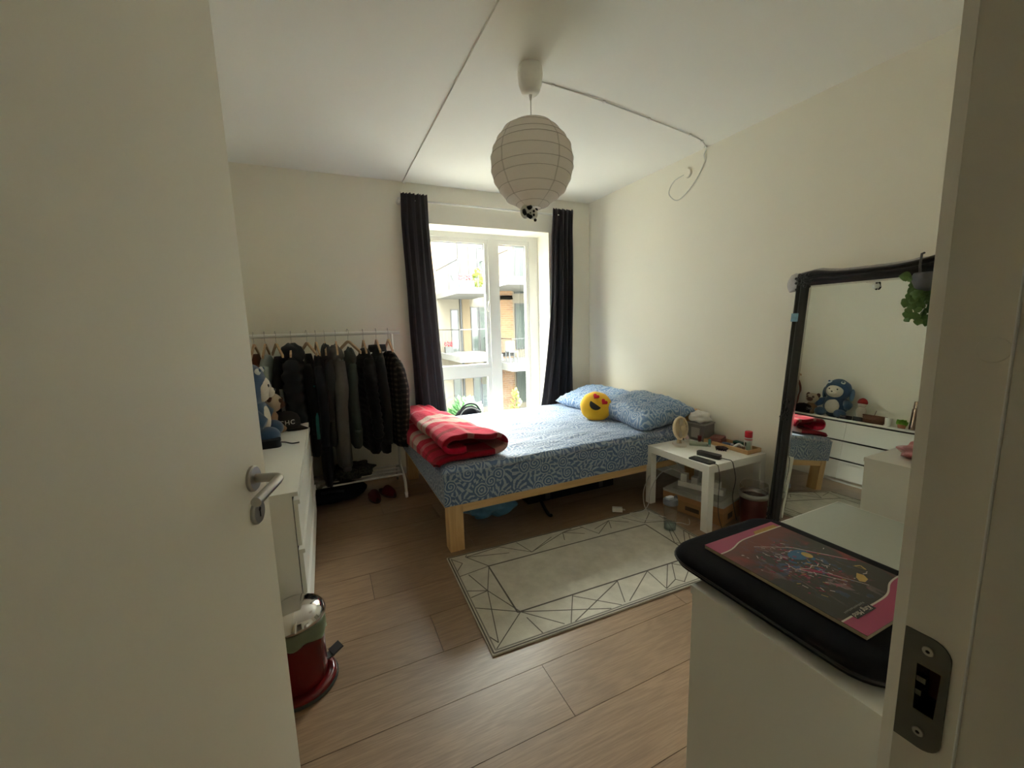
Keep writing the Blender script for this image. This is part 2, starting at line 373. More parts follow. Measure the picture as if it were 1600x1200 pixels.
# ------------------------------------------------------------------ curtains and rod
rod = thing('curtain_rod', (1.55, 3.755, 2.47), 'thin white curtain rod above the window', 'curtain rod')
obj('rod', cyl(B(), (.69, 3.755, 2.474), (2.44, 3.755, 2.474), .009, 14), M_whitemetal, rod, smooth=True)
for x in (.685, 2.445): obj('finial', ell(B(), (x, 3.755, 2.474), (.014, .017, .017), 14, 8), M_whitemetal, rod, smooth=True)
for x in (.70, 2.43):
    bm = cyl(B(), (x, 3.755, 2.474), (x, 3.845, 2.474), .007, 10); cyl(bm, (x, 3.839, 2.474), (x, 3.845, 2.474), .024, 18); obj('bracket', bm, M_whitemetal, rod, smooth=False)
def curtain(label, xt0, xt1, xb0, xb1, zt, zb, folds, amp, seed, xm=None):
    bm = B(); nx, nz = folds*14, 48; grid = []
    for j in range(nz+1):
        t = j/nz; z = zt+(zb-zt)*t; row = []
        e = t**1.15
        x0 = xt0+(xb0-xt0)*e; x1 = xt1+(xb1-xt1)*e
        if xm: x0 += xm[0]*math.sin(PI*t); x1 += xm[1]*math.sin(PI*t)
        for i in range(nx+1):
            u = i/nx; ph = u*folds*2*PI + 1.1*noise.noise(Vector((u*2.5, t*.6, seed+9)))
            a = amp*(.7+.9*noise.noise(Vector((u*3+seed, t*1.3, 0))))*(.75+.5*t)
            tf = min(1, t/.10); y = 3.728+.027*tf + a*(.35+.65*tf)*math.sin(ph+.5*math.sin(t*2+seed)) + .012*noise.noise(Vector((u*6, t*3, seed)))
            xx = x0+(x1-x0)*u + .010*math.cos(2*ph)*.6 + .01*noise.noise(Vector((u*4, t*4, seed+5)))
            zz = z + (.006*math.sin(ph*2+seed) if j == 0 else 0)
            y = min(y, 3.838)
            row.append(bm.verts.new((xx, y, zz)))
        grid.append(row)
    for a, b in zip(grid, grid[1:]):
        for i in range(nx): bm.faces.new((a[i], a[i+1], b[i+1], b[i]))
    bmesh.ops.solidify(bm, geom=bm.faces, thickness=.003)
    return tag(obj('curtain', bm, M_curtain, smooth=True), label, 'curtain', 'charcoal window curtains')
curtain('charcoal curtain left of the window, behind the red blanket', .695, .925, .72, 1.04, 2.525, .05, 4, .046, 1.3)
curtain('charcoal curtain right of the window, beside the pillows', 2.205, 2.445, 1.96, 2.44, 2.525, .05, 4, .046, 4.1, (.06, -.01))

# ------------------------------------------------------------------ paper lantern
PX, PY = 1.054, 1.986
lamp = thing('pendant_lamp', (PX, PY, 1.97), 'round white paper lantern hanging from a white ceiling cup', 'pendant lamp')
obj('canopy', lathe(B(), [(.0001, 2.65), (.058, 2.65), (.062, 2.642), (.0635, 2.61), (.058, 2.565), (.047, 2.535), (.036, 2.522), (.012, 2.519), (.0001, 2.519)], (PX, PY, 0), 36), mat('lamp_white', (.84, .82, .77), .5), lamp, smooth=True)
bm = cyl(B(), (PX, PY, 2.39), (PX, PY, 2.52), .0028, 8); lathe(bm, [(.0001, 2.525), (.009, 2.525), (.005, 2.495), (.0001, 2.493)], (PX, PY, 0), 12)
obj('cord', bm, M_cord, lamp, smooth=True)
def paper():
    t = NT('rice_paper'); tr = t.n('BsdfTranslucent'); tr.inputs[0].default_value = (.86, .81, .74, 1)
    v = t.coord(); nz = t.noise(v, 60, 4); t.col(t.mix(nz, (.78, .745, .69), (.84, .80, .75))); t.set(Roughness=.9)
    mx = t.n('MixShader'); mx.inputs[0].default_value = .5
    t.l(t.p.outputs[0], mx.inputs[1]); t.l(tr.outputs[0], mx.inputs[2]); t.l(mx.outputs[0], t.t.nodes['Material Output'].inputs[0]); return t.m
LR, LZ = .214, 2.188
M_paper = paper(); M_rib = mat('lantern_wire', (.42, .38, .33), .7)
zs = [-.215, -.196, -.165, -.125, -.078, -.028, .025, .075, .120, .158, .185, .205]
prof = [(max(.045, math.sqrt(max(0, LR*LR-z*z)) if abs(z) < LR else .045), LZ+z) for z in zs]
sh = B(); rings = []
NF = 40
for k, (r, z) in enumerate(prof):
    tilt = .012*math.sin(k*1.9); ph = k*2.1
    rings.append([Vector((PX+r*math.cos(2*PI*i/NF), PY+r*math.sin(2*PI*i/NF), z+tilt*(r/LR)*math.cos(2*PI*i/NF+ph))) for i in range(NF)])
dense = []
for a, b in zip(rings, rings[1:]):
    for s in range(4):
        t = s/4; pin = 1-.006*math.sin(PI*t)
        dense.append([Vector((PX+(p.lerp(q, t).x-PX)*pin, PY+(p.lerp(q, t).y-PY)*pin, p.lerp(q, t).z)) for p, q in zip(a, b)])
dense.append(rings[-1])
loft(sh, dense, cap=False); shade = obj('paper_shade', sh, M_paper, lamp, smooth=True)
for rr in rings:
    pts = [Vector((PX+(p.x-PX)*1.004, PY+(p.y-PY)*1.004, p.z)) for p in rr]; 
    bm = tube(B(), pts+[pts[0]], .0011, 5, cap=False); obj('wire_rib', bm, M_rib, shade)
for a0 in (.35, 1.9, 3.5, 5.0):   # glued paper seams
    bm = B(); R_ = []
    for rr in dense:
        i = int(a0/(2*PI)*NF); p = rr[i]; q = rr[(i+1) % NF]; m_ = p.lerp(q, .28)
        R_.append([Vector((PX+(s.x-PX)*1.003, PY+(s.y-PY)*1.003, s.z)) for s in (p, m_)])
    loft(bm, R_, cap=False, closed=False); obj('paper_seam', bm, mat('seam_paper', (.62, .58, .52), .9), shade)
# panda under the lantern
pc = Vector((PX-.036, PY-.015, 1.94))
panda = thing('panda_plush', (pc.x, pc.y, pc.z-.04), 'tiny black and white panda toy clinging under the paper lantern', 'toy')
M_pw = mat('panda_white', (.72, .71, .66), .95, var=.1, vs=90, bump=.3); M_pb = mat('panda_black', (.012, .011, .010), .95, var=.2, bump=.3)
body = obj('body', ell(B(), pc+Vector((-.016, 0, .008)), (.026, .026, .034), 16, 10), M_pw, panda, smooth=True)
hd = pc+Vector((.016, -.022, -.006))
head = obj('head', ell(B(), hd, (.027, .024, .026), 18, 12), M_pw, panda, smooth=True)
for d in ((.018, -.004, .022), (.010, -.006, -.030)): obj('ear', ell(B(), hd+Vector(d), .008, 10, 8), M_pb, head, smooth=True)
for d in ((-.006, -.0225, .008), (-.006, -.0225, -.010)): obj('eye_patch', ell(B(), hd+Vector(d), (.0065, .004, .007), 10, 8), M_pb, head, smooth=True)
obj('muzzle', ell(B(), hd+Vector((-.017, -.014, -.001)), (.010, .010, .010), 10, 8), M_pw, head, smooth=True)
obj('nose', ell(B(), hd+Vector((-.025, -.020, -.001)), (.0035, .003, .004), 8, 6), M_pb, head, smooth=True)
for pp in ([(-.014, -.012, .022), (-.004, -.030, .022), (.004, -.032, .028)], [(-.012, -.018, -.012), (-.004, -.034, -.024), (.002, -.034, -.03)], [(-.03, -.014, .010), (-.034, -.024, -.002), (-.028, -.028, -.014)]):
    obj('limb', tube(B(), [pc+Vector(q) for q in pp], [.010, .011, .008], 10), M_pb, panda, smooth=True)

# ceiling cable
cab = thing('ceiling_cable', (1.9, 2.2, 2.4), 'white cable clipped across the ceiling and looping down the wall', 'cable')
cp = spline([(1.10, 2.02, 2.60), (1.17, 2.068, 2.643), (1.55, 2.10, 2.644), (2.0, 2.165, 2.644), (2.479, 2.243, 2.644), (2.62, 2.285, 2.643), (2.715, 2.34, 2.635), (2.722, 2.36, 2.60), (2.722, 2.355, 2.55), (2.72, 2.42, 2.45), (2.72, 2.53, 2.365), (2.72, 2.62, 2.345), (2.72, 2.70, 2.42), (2.72, 2.65, 2.50), (2.72, 2.535, 2.52)], 8)
obj('cable', tube(B(), cp, .0035, 7), M_cord, cab, smooth=True)
for k in (10, 17, 24, 31, 38, 46): 
    p = cp[k]; obj('clip', bx(p.x-.008, p.x+.008, p.y-.006, p.y+.006, p.z-.004, 2.65), M_whiteplastic, cab, bevel=.002)
tag(obj('wall_outlet', lathe(B(), [(.0001, 0), (.036, 0), (.036, .008), (.030, .016), (.0001, .017)], n=32), M_wall, xf=Matrix.Translation((XR, 2.51, 2.52)) @ Matrix.Rotation(-PI/2, 4, 'Y'), auto=.5), 'round white outlet cover high on the right wall', 'outlet')

# ------------------------------------------------------------------ bed
bed = thing('bed_frame', (1.64, 3.0, 0), 'low pine bed frame standing under the window', 'bed')
bx0, bx1, by0, by1 = .594, 2.68, 2.28, 3.725
for x, y in ((bx0, by0), (bx0, by1-.09), (bx1-.12, by0), (bx1-.12, by1-.09)):
    h = .315 if x < 1 else .66
    bm = B(); box(bm, x, x+(.09 if x < 1 else .03), y, y+.09 if x < 1 else y+.045, 0, h)
    if x > 1: bm.free(); bm = bx(bx1-.045, bx1, y if y < 3 else by1-.045, y+.09 if y < 3 else by1, 0, h)
    obj('leg', bm, M_pinez, bed, bevel=.003)
obj('side_rail', bx(bx0+.066, bx1-.046, by0+.002, by0+.032, .245, .312), M_pine, bed, bevel=.003).location.y += 0
obj('side_rail', bx(bx0+.066, bx1-.046, by1-.032, by1-.002, .245, .312), M_pine, bed, bevel=.003)
obj('foot_rail', bx(bx0+.002, bx0+.032, by0+.091, by1-.091, .245, .312), M_piney, bed, bevel=.003)
for z in (.30, .45, .575): obj('headboard_board', bx(bx1-.040, bx1-.012, by0+.046, by1-.046, z, z+.085), M_piney, bed, bevel=.003)
for k in range(12):
    xx = bx0+.12+k*.165; obj('slat', bx(xx, xx+.07, by0+.04, by1-.04, .262, .280), M_piney, bed)

def sheet_mat(name, sc=8.6, darkc=(.052, .118, .27), light=(.44, .52, .60)):
    t = NT(name); uv0 = t.coord('UV', (sc, sc, sc))
    dn_ = t.n('TexNoise'); dn_.inputs['Scale'].default_value = 1.7; t.l(uv0, dn_.inputs['Vector'])
    dv = t.n('VectorMath', operation='MULTIPLY_ADD'); dv.inputs[1].default_value = (.25, .25, 0); t.l(dn_.outputs['Color'], dv.inputs[0]); t.l(uv0, dv.inputs[2]); uv = dv.outputs[0]
    vo = t.n('TexVoronoi'); vo.voronoi_dimensions = '2D'; vo.inputs['Scale'].default_value = 1; vo.inputs['Randomness'].default_value = .75; t.l(uv, vo.inputs['Vector'])
    sub = t.n('VectorMath', operation='SUBTRACT'); t.l(uv, sub.inputs[0]); t.l(vo.outputs['Position'], sub.inputs[1])
    sp = t.n('SeparateXYZ'); t.l(sub.outputs[0], sp.inputs[0]); sc_ = t.n('SeparateColor'); t.l(vo.outputs['Color'], sc_.inputs[0])
    r = t.math('SQRT', t.math('ADD', t.math('MULTIPLY', sp.outputs[0], sp.outputs[0]), t.math('MULTIPLY', sp.outputs[1], sp.outputs[1])))
    an = t.math('ARCTAN2', sp.outputs[1], sp.outputs[0])
    spin = t.math('GREATER_THAN', sc_.outputs[0], .45)
    spiral = t.math('SINE', t.math('ADD', t.math('MULTIPLY', r, 40), t.math('MULTIPLY', an, spin)))
    ray_ = t.math('SINE', t.math('ADD', t.math('MULTIPLY', an, 11), t.math('MULTIPLY', r, 9)))
    sel = t.math('GREATER_THAN', r, t.math('MULTIPLY_ADD', sc_.outputs[1], .16, .32))
    pat = t.math('ADD', t.math('MULTIPLY', spiral, t.math('SUBTRACT', 1, sel)), t.math('MULTIPLY', ray_, sel))
    nz = t.noise(uv, 2.6, 2)
    f = t.ramp(t.math('ADD', t.math('MULTIPLY_ADD', pat, .5, .5), t.math('MULTIPLY', t.math('SUBTRACT', nz, .5), .5)), [(.50, (0, 0, 0)), (.66, (1, 1, 1))])
    f2 = t.math('MULTIPLY_ADD', f, .70, .10)
    t.col(t.mix(f2, darkc, light)); t.set(Roughness=.55); t.p.inputs['Sheen Weight'].default_value = .4; t.p.inputs['Sheen Roughness'].default_value = .4; t.p.inputs['Specular IOR Level'].default_value = .4
    wr = t.coord('UV', (1.6, 9, 1), (0, 0, .35)); n2 = t.noise(wr, 1.7, 5, .6, 1.6)
    t.bump(n2, .6, .04); return t.m
M_sheet = sheet_mat('blue_scroll_sheet')
M_pillow = sheet_mat('blue_scroll_pillow', 8.6, (.10, .21, .43), (.46, .56, .66))
mx0, mx1, my0, my1, mz0, mz1 = bx0-.022, bx1-.05, by0-.006, by1-.02, .300, .530
def mattress():
    bm = B(); uvl = bm.loops.layers.uv.new('UVMap'); nx, ny = 120, 84; d = mz1-mz0
    uvd = {}
    def pos(s, t_):  # s in [-d, L+d], t in [-d, W+d]
        L, W = mx1-mx0, my1-my0; r = .035
        cx = min(max(s, 0), L); cy = min(max(t_, 0), W)
        ox = -min(s, 0) if s < 0 else max(s-L, 0); oy = -min(t_, 0) if t_ < 0 else max(t_-W, 0)
        z = mz1 - max(ox, oy)
        x, y = mx0+cx, my0+cy
        ex = min(cx, L-cx); ey = min(cy, W-cy); e = min(ex, ey)
        if max(ox, oy) == 0:
            if e < r: z -= r-math.sqrt(max(0, r*r-(r-e)**2))
            z += .018*(1-math.exp(-e/.25))
            wv = noise.noise(Vector((x*1.2+y*.5, y*8+1.5*x*x, .3)))*.010 + noise.noise(Vector((x*2.2, y*15-4*x, 1.7)))*.007
            n_ = noise.noise(Vector((x*10, y*10, .9)))*.002
            z += (wv+n_)*min(1, e/.1)
        else:
            k = max(ox, oy)
            if k < r: pass
            b_ = .005*noise.noise(Vector((x*5, y*5, z*9)))+.003
            if ox > 0: x += (-1 if s < 0 else 1)*b_*min(1, ox/.03)
            if oy > 0: y += (-1 if t_ < 0 else 1)*b_*min(1, oy/.03)
        return Vector((x, y, z))
    L, W = mx1-mx0, my1-my0
    ss = [-d*(1-k/8) for k in range(8)] + [L*i/nx for i in range(nx+1)] + [L+d*(k+1)/8 for k in range(8)]
    tt = [-d*(1-k/8) for k in range(8)] + [W*i/ny for i in range(ny+1)] + [W+d*(k+1)/8 for k in range(8)]
    G = [[None]*len(tt) for _ in ss]
    for i, s in enumerate(ss):
        for j, t_ in enumerate(tt):
            v = bm.verts.new(pos(s, t_)); uvd[v] = (s, t_); G[i][j] = v
    for i in range(len(ss)-1):
        for j in range(len(tt)-1):
            f = bm.faces.new((G[i][j], G[i+1][j], G[i+1][j+1], G[i][j+1]))
            for lp in f.loops: lp[uvl].uv = uvd[lp.vert]
    return bm
ma = obj('mattress', mattress(), M_sheet, smooth=True); tag(ma, 'thick mattress in a blue scroll patterned fitted sheet', 'mattress')
def cushion(c, ux, uy, un, L, W, T, seed, power=3.2, wr=.012, n=34):
    bm = B(); uvl = bm.loops.layers.uv.new('UVMap'); ux, uy, un = [Vector(q).normalized() for q in (ux, uy, un)]
    uvd = {}
    def side(sg):
        G = []
        for i in range(n+1):
            row = []
            for j in range(n+1):
                u, v = 2*i/n-1, 2*j/n-1
                k = max(0, (1-abs(u)**power))*max(0, (1-abs(v)**power)); h = T/2*k**.5
                pin = 1-.07*(1-abs(v)**2)*abs(u)**4; pin2 = 1-.07*(1-abs(u)**2)*abs(v)**4
                p = Vector(c)+ux*(u*L/2*pin)+uy*(v*W/2*pin2)
                h2 = h*(1+.25*noise.noise(Vector((u*1.7+seed, v*1.7, sg))))+wr*k**.3*(noise.noise(Vector((u*5+v*2+seed, v*9, sg*3)))+.6*noise.noise(Vector((u*14, v*8+u*5, seed))))
                vt = bm.verts.new(p+un*sg*h2); uvd[vt] = (u*L/2+sg*2+seed, v*W/2); row.append(vt)
            G.append(row)
        for i in range(n):
            for j in range(n):
                q = (G[i][j], G[i+1][j], G[i+1][j+1], G[i][j+1]); f = bm.faces.new(q if sg > 0 else q[::-1])
                for lp in f.loops: lp[uvl].uv = uvd[lp.vert]
    side(1); side(-1)
    bmesh.ops.remove_doubles(bm, verts=bm.verts, dist=.0008); return bm
tag(obj('pillow', cushion((2.40, 3.25, .628), (.92, .10, .20), (-.10, 1, .03), (-.20, -.03, .97), .50, .74, .155, 3.1, wr=.02), M_pillow, smooth=True), 'blue patterned pillow in the corner behind the emoji cushion', 'pillow', 'pillows at the head of the bed')
tag(obj('pillow', cushion((2.395, 2.615, .640), (.95, -.04, .16), (.04, 1, .09), (-.16, -.09, .96), .54, .66, .19, 8.4, wr=.022), M_pillow, smooth=True), 'blue patterned pillow nearer the white side table', 'pillow', 'pillows at the head of the bed')

# emoji cushion
ec = Vector((2.10, 2.86, .652)); en = Vector((-.45, -.70, .56)).normalized(); eu = en.cross(Vector((0, 0, 1))).normalized()*-1; ev = en.cross(eu)*-1
if ev.z < 0: ev = -ev
tilt = math.radians(-38); eu, ev = eu*math.cos(tilt)+ev*math.sin(tilt), ev*math.cos(tilt)-eu*math.sin(tilt)
emo = thing('emoji_cushion', (ec.x, ec.y, .54), 'round yellow cushion with a smiling face and red heart eyes', 'cushion')
ER, ET = .137, .062
def eh(u, v):
    r = math.sqrt(u*u+v*v)/ER; return ET*math.sqrt(max(0, 1-r**2.6))
bm = B(); NA = 48; rg = []
for k in range(-10, 11):
    q = k/10; r = ER*(1-abs(abs(q)-1+0)**0*0) 
    th = q*PI/2; r = ER*math.cos(th)**.72 if abs(q) < 1 else .002; h = ET*math.sin(th)
    rg.append([ec+eu*(r*(1+.012*math.sin(9*a*2*PI/NA)*(1-abs(q)))*math.cos(a*2*PI/NA))+ev*(r*(1+.012*math.sin(9*a*2*PI/NA)*(1-abs(q)))*math.sin(a*2*PI/NA))+en*h*(1+.05*noise.noise(Vector((a*.5, q*3, 2)))) for a in range(NA)])
loft(bm, rg); obj('cushion_body', bm, mat('yellow_plush', (.86, .50, .02), .95, var=.06, vs=60, bump=.3, bs=300, sheen=.3), emo, smooth=True)
def on_face(poly, name, m):
    bm = B(); cu = sum(p[0] for p in poly)/len(poly); cv = sum(p[1] for p in poly)/len(poly); n = 6; rr = []
    for k in range(n+1):
        s = max(.02, k/n); rr.append([(cu+(a-cu)*s, cv+(b-cv)*s) for a, b in poly])
    R_ = [[ec+eu*a+ev*b+en*(eh(a, b)*1.04+.006) for a, b in r] for r in rr]
    bk = [[ec+eu*a+ev*b+en*(eh(a, b)*1.04-.006) for a, b in rr[-1]]]
    loft(bm, R_+bk, cap=True); obj(name, bm, m, emo, smooth=True)
def heart(cx, cy, s, rot=0):
    P = []
    for k in range(28):
        t = 2*PI*k/28; x = 16*math.sin(t)**3/17*s; y = (13*math.cos(t)-5*math.cos(2*t)-2*math.cos(3*t)-math.cos(4*t))/17*s
        P.append((cx+x*math.cos(rot)-y*math.sin(rot), cy+x*math.sin(rot)+y*math.cos(rot)))
    return P
M_red = mat('red_felt', (.62, .012, .03), .9, var=.1)
on_face(heart(-.043, .052, .030), 'heart_eye', M_red); on_face(heart(.043, .052, .030), 'heart_eye', M_red)
P = [(-.052+.104*k/10, -.012) for k in range(11)] + [(.052*math.cos(a), -.012-.050*math.sin(a)) for a in [PI*k/14 for k in range(1, 14)]]
on_face(P, 'mouth', mat('mouth_felt', (.035, .030, .025), .9))

# blanket
def blanket_mat():
    t = NT('plaid_fleece'); uv = t.coord('UV'); sp = t.n('SeparateXYZ'); t.l(uv, sp.inputs[0])
    nz = t.noise(uv, 5, 3)
    wob = t.math('MULTIPLY', t.math('SUBTRACT', nz, .5), .07)
    v = t.math('ADD', t.math('ADD', sp.outputs[1], wob), t.math('MULTIPLY', sp.outputs[0], .06))
    red, dred, pink, cream = (.50, .006, .040), (.26, .004, .016), (.52, .13, .155), (.50, .33, .28)
    cv = t.ramp(v, [(0, dred), (.06, red), (.16, dred), (.20, red), (.27, pink), (.32, red), (.40, cream), (.50, pink), (.54, cream), (.62, red), (.80, pink), (.83, red)], 'CONSTANT')
    u = t.math('ADD', sp.outputs[0], wob)
    cu = t.ramp(u, [(0, (0, 0, 0)), (.50, (1, 1, 1)), (.60, (0, 0, 0)), (.66, (.5, .5, .5)), (.70, (0, 0, 0)), (.86, (.45, .45, .45)), (.90, (0, 0, 0))], 'CONSTANT')
    t.col(t.mix(t.math('MULTIPLY', cu, .75), cv, cream)); t.set(Roughness=.95); t.p.inputs['Sheen Weight'].default_value = .12; t.p.inputs['Specular IOR Level'].default_value = .15
    t.bump(t.noise(uv, 60, 4), .6, .008); return t.m
def blanket():
    bm = B(); uvl = bm.loops.layers.uv.new('UVMap')
    cl = spline([(.553, 0, .43), (.556, 0, .535), (.61, 0, .562), (.75, 0, .566), (.93, 0, .563), (1.005, 0, .575), (1.03, 0, .612), (.99, 0, .652), (.88, 0, .672), (.76, 0, .692), (.67, 0, .688), (.613, 0, .664), (.618, 0, .628), (.66, 0, .606), (.75, 0, .612)], 7)
    n = len(cl); th = .0165; ny = 56; rings = []; uvr = []
    ln = [0]
    for a, b in zip(cl, cl[1:]): ln.append(ln[-1]+(b-a).length)
    for j in range(ny+1):
        t = j/ny; y = 2.36+(3.62-2.36)*t
        wsc = 1-.40*t; out = []; inn = []; uo = []; ui = []
        for i, p in enumerate(cl):
            d = (cl[min(i+1, n-1)]-cl[max(i-1, 0)]).normalized(); nn = Vector((-d.z, 0, d.x))
            th2 = th*(1+.35*noise.noise(Vector((ln[i]*7, y*5, 2))))
            px = .59+(p.x-.59)*wsc if p.x > .59 else p.x
            pz = p.z if p.z < .58 else .58+(p.z-.58)*(1-.15*t)
            if i < 7: pz = .555-(.555-p.z)*(.15+.95*t)
            lift = .014*noise.noise(Vector((p.x*5, y*4, .5)))+.010*noise.noise(Vector((p.x*12, y*6+p.x*10, 4.5)))
            yo = .02*noise.noise(Vector((ln[i]*4, 0, 7)))*(1 if t < .5 else 1.5)+(.05*(p.x-.8) if t < .5 else 0)
            base = Vector((px, y+yo, pz+(lift if p.z > .6 else lift*.15)))
            out.append(base+nn*th2); inn.append(base-nn*th2); uo.append((ln[i], t)); ui.append((ln[i], t))
        rings.append(out+inn[::-1]); uvr.append(uo+ui[::-1])
    V = [[bm.verts.new(p) for p in r] for r in rings]; m = len(V[0]); uvd = {}
    for r, u in zip(V, uvr):
        for a, b in zip(r, u): uvd[a] = b
    for a, b in zip(V, V[1:]):
        for i in range(m): k = (i+1) % m; bm.faces.new((a[i], a[k], b[k], b[i]))
    for r in (V[0], V[-1]):
        for i in range(n-1): bm.faces.new((r[i], r[i+1], r[m-2-i], r[m-1-i]))
    for f in bm.faces:
        for lp in f.loops: lp[uvl].uv = uvd[lp.vert]
    return bm
tag(obj('fleece_blanket', blanket(), blanket_mat(), smooth=True), 'folded red and cream plaid fleece blanket at the foot of the bed', 'blanket')

# things around the bed
bp = thing('backpack', (1.28, 3.78, .12), 'black backpack in the window niche behind the mattress', 'backpack')
obj('bag_body', ell(B(), (1.28, 3.90, .34), (.18, .10, .225), 24, 14, .15, 3), M_blackfab, bp, smooth=True)
obj('grab_handle', tube(B(), spline([(1.16, 3.86, .50), (1.21, 3.86, .575), (1.28, 3.86, .60), (1.35, 3.86, .575), (1.40, 3.86, .50)], 6), .010, 8), M_black, bp, smooth=True)
obj('piping', tube(B(), spline([(1.14, 3.82, .46), (1.2, 3.81, .545), (1.28, 3.81, .565), (1.38, 3.82, .52)], 6), .005, 8), mat('grey_piping', (.25, .24, .22), .6), bp, smooth=True)
M_blueplastic = mat('blue_plastic_bag', (.10, .26, .42), .3, var=.3, vs=12)
tag(obj('plastic_bag', ell(B(), (1.02, 2.66, .075), (.17, .13, .085), 30, 20, .5, 9), M_blueplastic, smooth=True), 'crumpled blue plastic bag on the floor under the bed', 'bag')
tag(obj('bag_strap', tube(B(), spline([(1.34, 2.62, .20), (1.35, 2.52, .09), (1.365, 2.43, .012), (1.375, 2.40, .012)], 6), .012, 8), M_blackfab, smooth=True), 'black strap hanging down to the floor under the bed', 'strap')
su = thing('suitcase', (1.72, 3.15, 0), 'flat dark storage case lying under the bed', 'case')
obj('case_shell', bx(1.30, 2.10, 2.62, 3.2, .02, .22), M_blackfab, su, bevel=.03, seg=3)
for x in (1.45, 1.95): obj('case_strap', bx(x, x+.04, 2.617, 2.62, .03, .21), M_black, su)

# ------------------------------------------------------------------ rug
def rug_mat():
    t = NT('cream_rug'); v = t.coord(); n1 = t.noise(v, 9, 5, .65); n2 = t.noise(v, 260, 2)
    c = t.ramp(n1, [(.3, (.44, .41, .335)), (.7, (.60, .565, .475))]); t.col(c); t.set(Roughness=.9); t.p.inputs['Sheen Weight'].default_value = .2
    t.bump(n2, .4, .002); return t.m
ra = -.0326; RM = Matrix.Translation((.552, 2.224, 0)) @ Matrix.Rotation(ra, 4, 'Z')
rug = obj('rug', bx(0, 1.515, -.795, 0, .0005, .008), rug_mat(), xf=RM, bevel=.002); tag(rug, 'cream rug with grey geometric line border beside the bed', 'rug')
M_rl = mat('rug_grey_line', (.115, .10, .085), .9, var=.2, vs=40); M_rg = mat('rug_silver_line', (.22, .205, .18), .9, var=.2, vs=40)
def strips(segs, wd, z0=.0082, z1=.0092):
    bm = B()
    for k, (a, b) in enumerate(segs):
        a, b = Vector((*a, 0)), Vector((*b, 0)); d = (b-a).normalized(); nn = Vector((-d.y, d.x, 0))*wd/2; zz = z1-.0005+.0004*(k % 5)/5
        q = [a-nn, b-nn, b+nn, a+nn]
        vs_ = [bm.verts.new((p.x, p.y, z0)) for p in q]+[bm.verts.new((p.x, p.y, zz)) for p in q]
        bm.faces.new(vs_[4:]); 
        for i in range(4): bm.faces.new((vs_[i], vs_[(i+1) % 4], vs_[4+(i+1) % 4], vs_[4+i]))
    return bm
RL = [((0.02,-0.025),(0.07,-0.094)),((0.02,-0.162),(0.07,-0.094)),((0.022,-0.21),(0.201,-0.185)),((0.107,-0.041),(0.201,-0.185)),((0.107,-0.041),(0.326,-0.02)),((0.112,-0.044),(0.358,-0.109)),((0.326,-0.02),(0.486,-0.16)),((0.444,-0.02),(0.486,-0.16)),((0.486,-0.16),(0.769,-0.039)),((0.769,-0.039),(0.846,-0.02)),((0.104,-0.04),(0.116,-0.02)),((0.486,-0.16),(0.675,-0.056)),((0.769,-0.039),(0.892,-0.112)),((0.769,-0.039),(0.733,-0.125)),((0.769,-0.039),(0.927,-0.037)),((0.912,-0.02),(0.974,-0.152)),((0.982,-0.091),(1.136,-0.034)),((1.136,-0.034),(1.088,-0.129)),((1.136,-0.034),(1.247,-0.112)),((0.974,-0.152),(1.136,-0.034)),((1.245,-0.038),(1.335,-0.168)),((0.201,-0.185),(0.121,-0.389)),((0.071,-0.215),(0.121,-0.389)),((0.022,-0.346),(0.121,-0.389)),((0.121,-0.389),(0.027,-0.406)),((0.121,-0.389),(0.212,-0.605)),((0.121,-0.389),(0.047,-0.74)),((0.024,-0.488),(0.212,-0.605)),((0.212,-0.605),(0.028,-0.769)),((0.02,-0.687),(0.047,-0.74)),((0.212,-0.605),(0.363,-0.763)),((0.223,-0.652),(0.247,-0.77)),((0.212,-0.605),(0.617,-0.768)),((0.5,-0.606),(0.393,-0.77)),((0.416,-0.77),(0.774,-0.608)),((0.496,-0.611),(0.678,-0.769)),((0.774,-0.608),(0.704,-0.76)),((0.731,-0.762),(0.976,-0.606)),((0.976,-0.606),(0.962,-0.766)),((1.121,-0.605),(0.962,-0.766)),((1.149,-0.609),(1.059,-0.727)),((0.962,-0.766),(1.059,-0.727)),((1.059,-0.727),(1.088,-0.765)),((1.205,-0.682),(1.084,-0.763)),((1.149,-0.609),(1.207,-0.674)),((1.49,-0.02),(1.46,-0.069)),((1.49,-0.358),(1.368,-0.492)),((1.46,-0.069),(1.335,-0.168)),((1.335,-0.168),(1.49,-0.212)),((1.49,-0.212),(1.342,-0.489)),((1.49,-0.358),(1.49,-0.447)),((1.325,-0.603),(1.48,-0.75)),((1.2,-0.603),(1.3,-0.77)),((1.325,-0.45),(1.49,-0.55)),((1.325,-0.603),(1.49,-0.4)),((1.42,-0.3),(1.325,-0.45))]
obj('border_lines', strips(RL, .0045), M_rl, rug, xf=RM)
IX0, IX1, IY0, IY1 = .198, 1.325, -.603, -.185
obj('inner_frame_line', strips([((IX0, IY0), (IX1, IY0)), ((IX1, IY0), (IX1, IY1)), ((IX1, IY1), (IX0, IY1)), ((IX0, IY1), (IX0, IY0))], .008, z1=.0095), M_rl, rug, xf=RM)
e = .008; obj('edge_line', strips([((e, -.795+e), (1.515-e, -.795+e)), ((1.515-e, -.795+e), (1.515-e, -e)), ((1.515-e, -e), (e, -e)), ((e, -e), (e, -.795+e))], .007, z1=.0095), M_rl, rug, xf=RM)
e = .021; obj('edge_line', strips([((e, -.795+e), (1.515-e, -.795+e)), ((1.515-e, -.795+e), (1.515-e, -e)), ((e, -e), (e, -.795+e))], .006, z1=.0095), M_rg, rug, xf=RM)

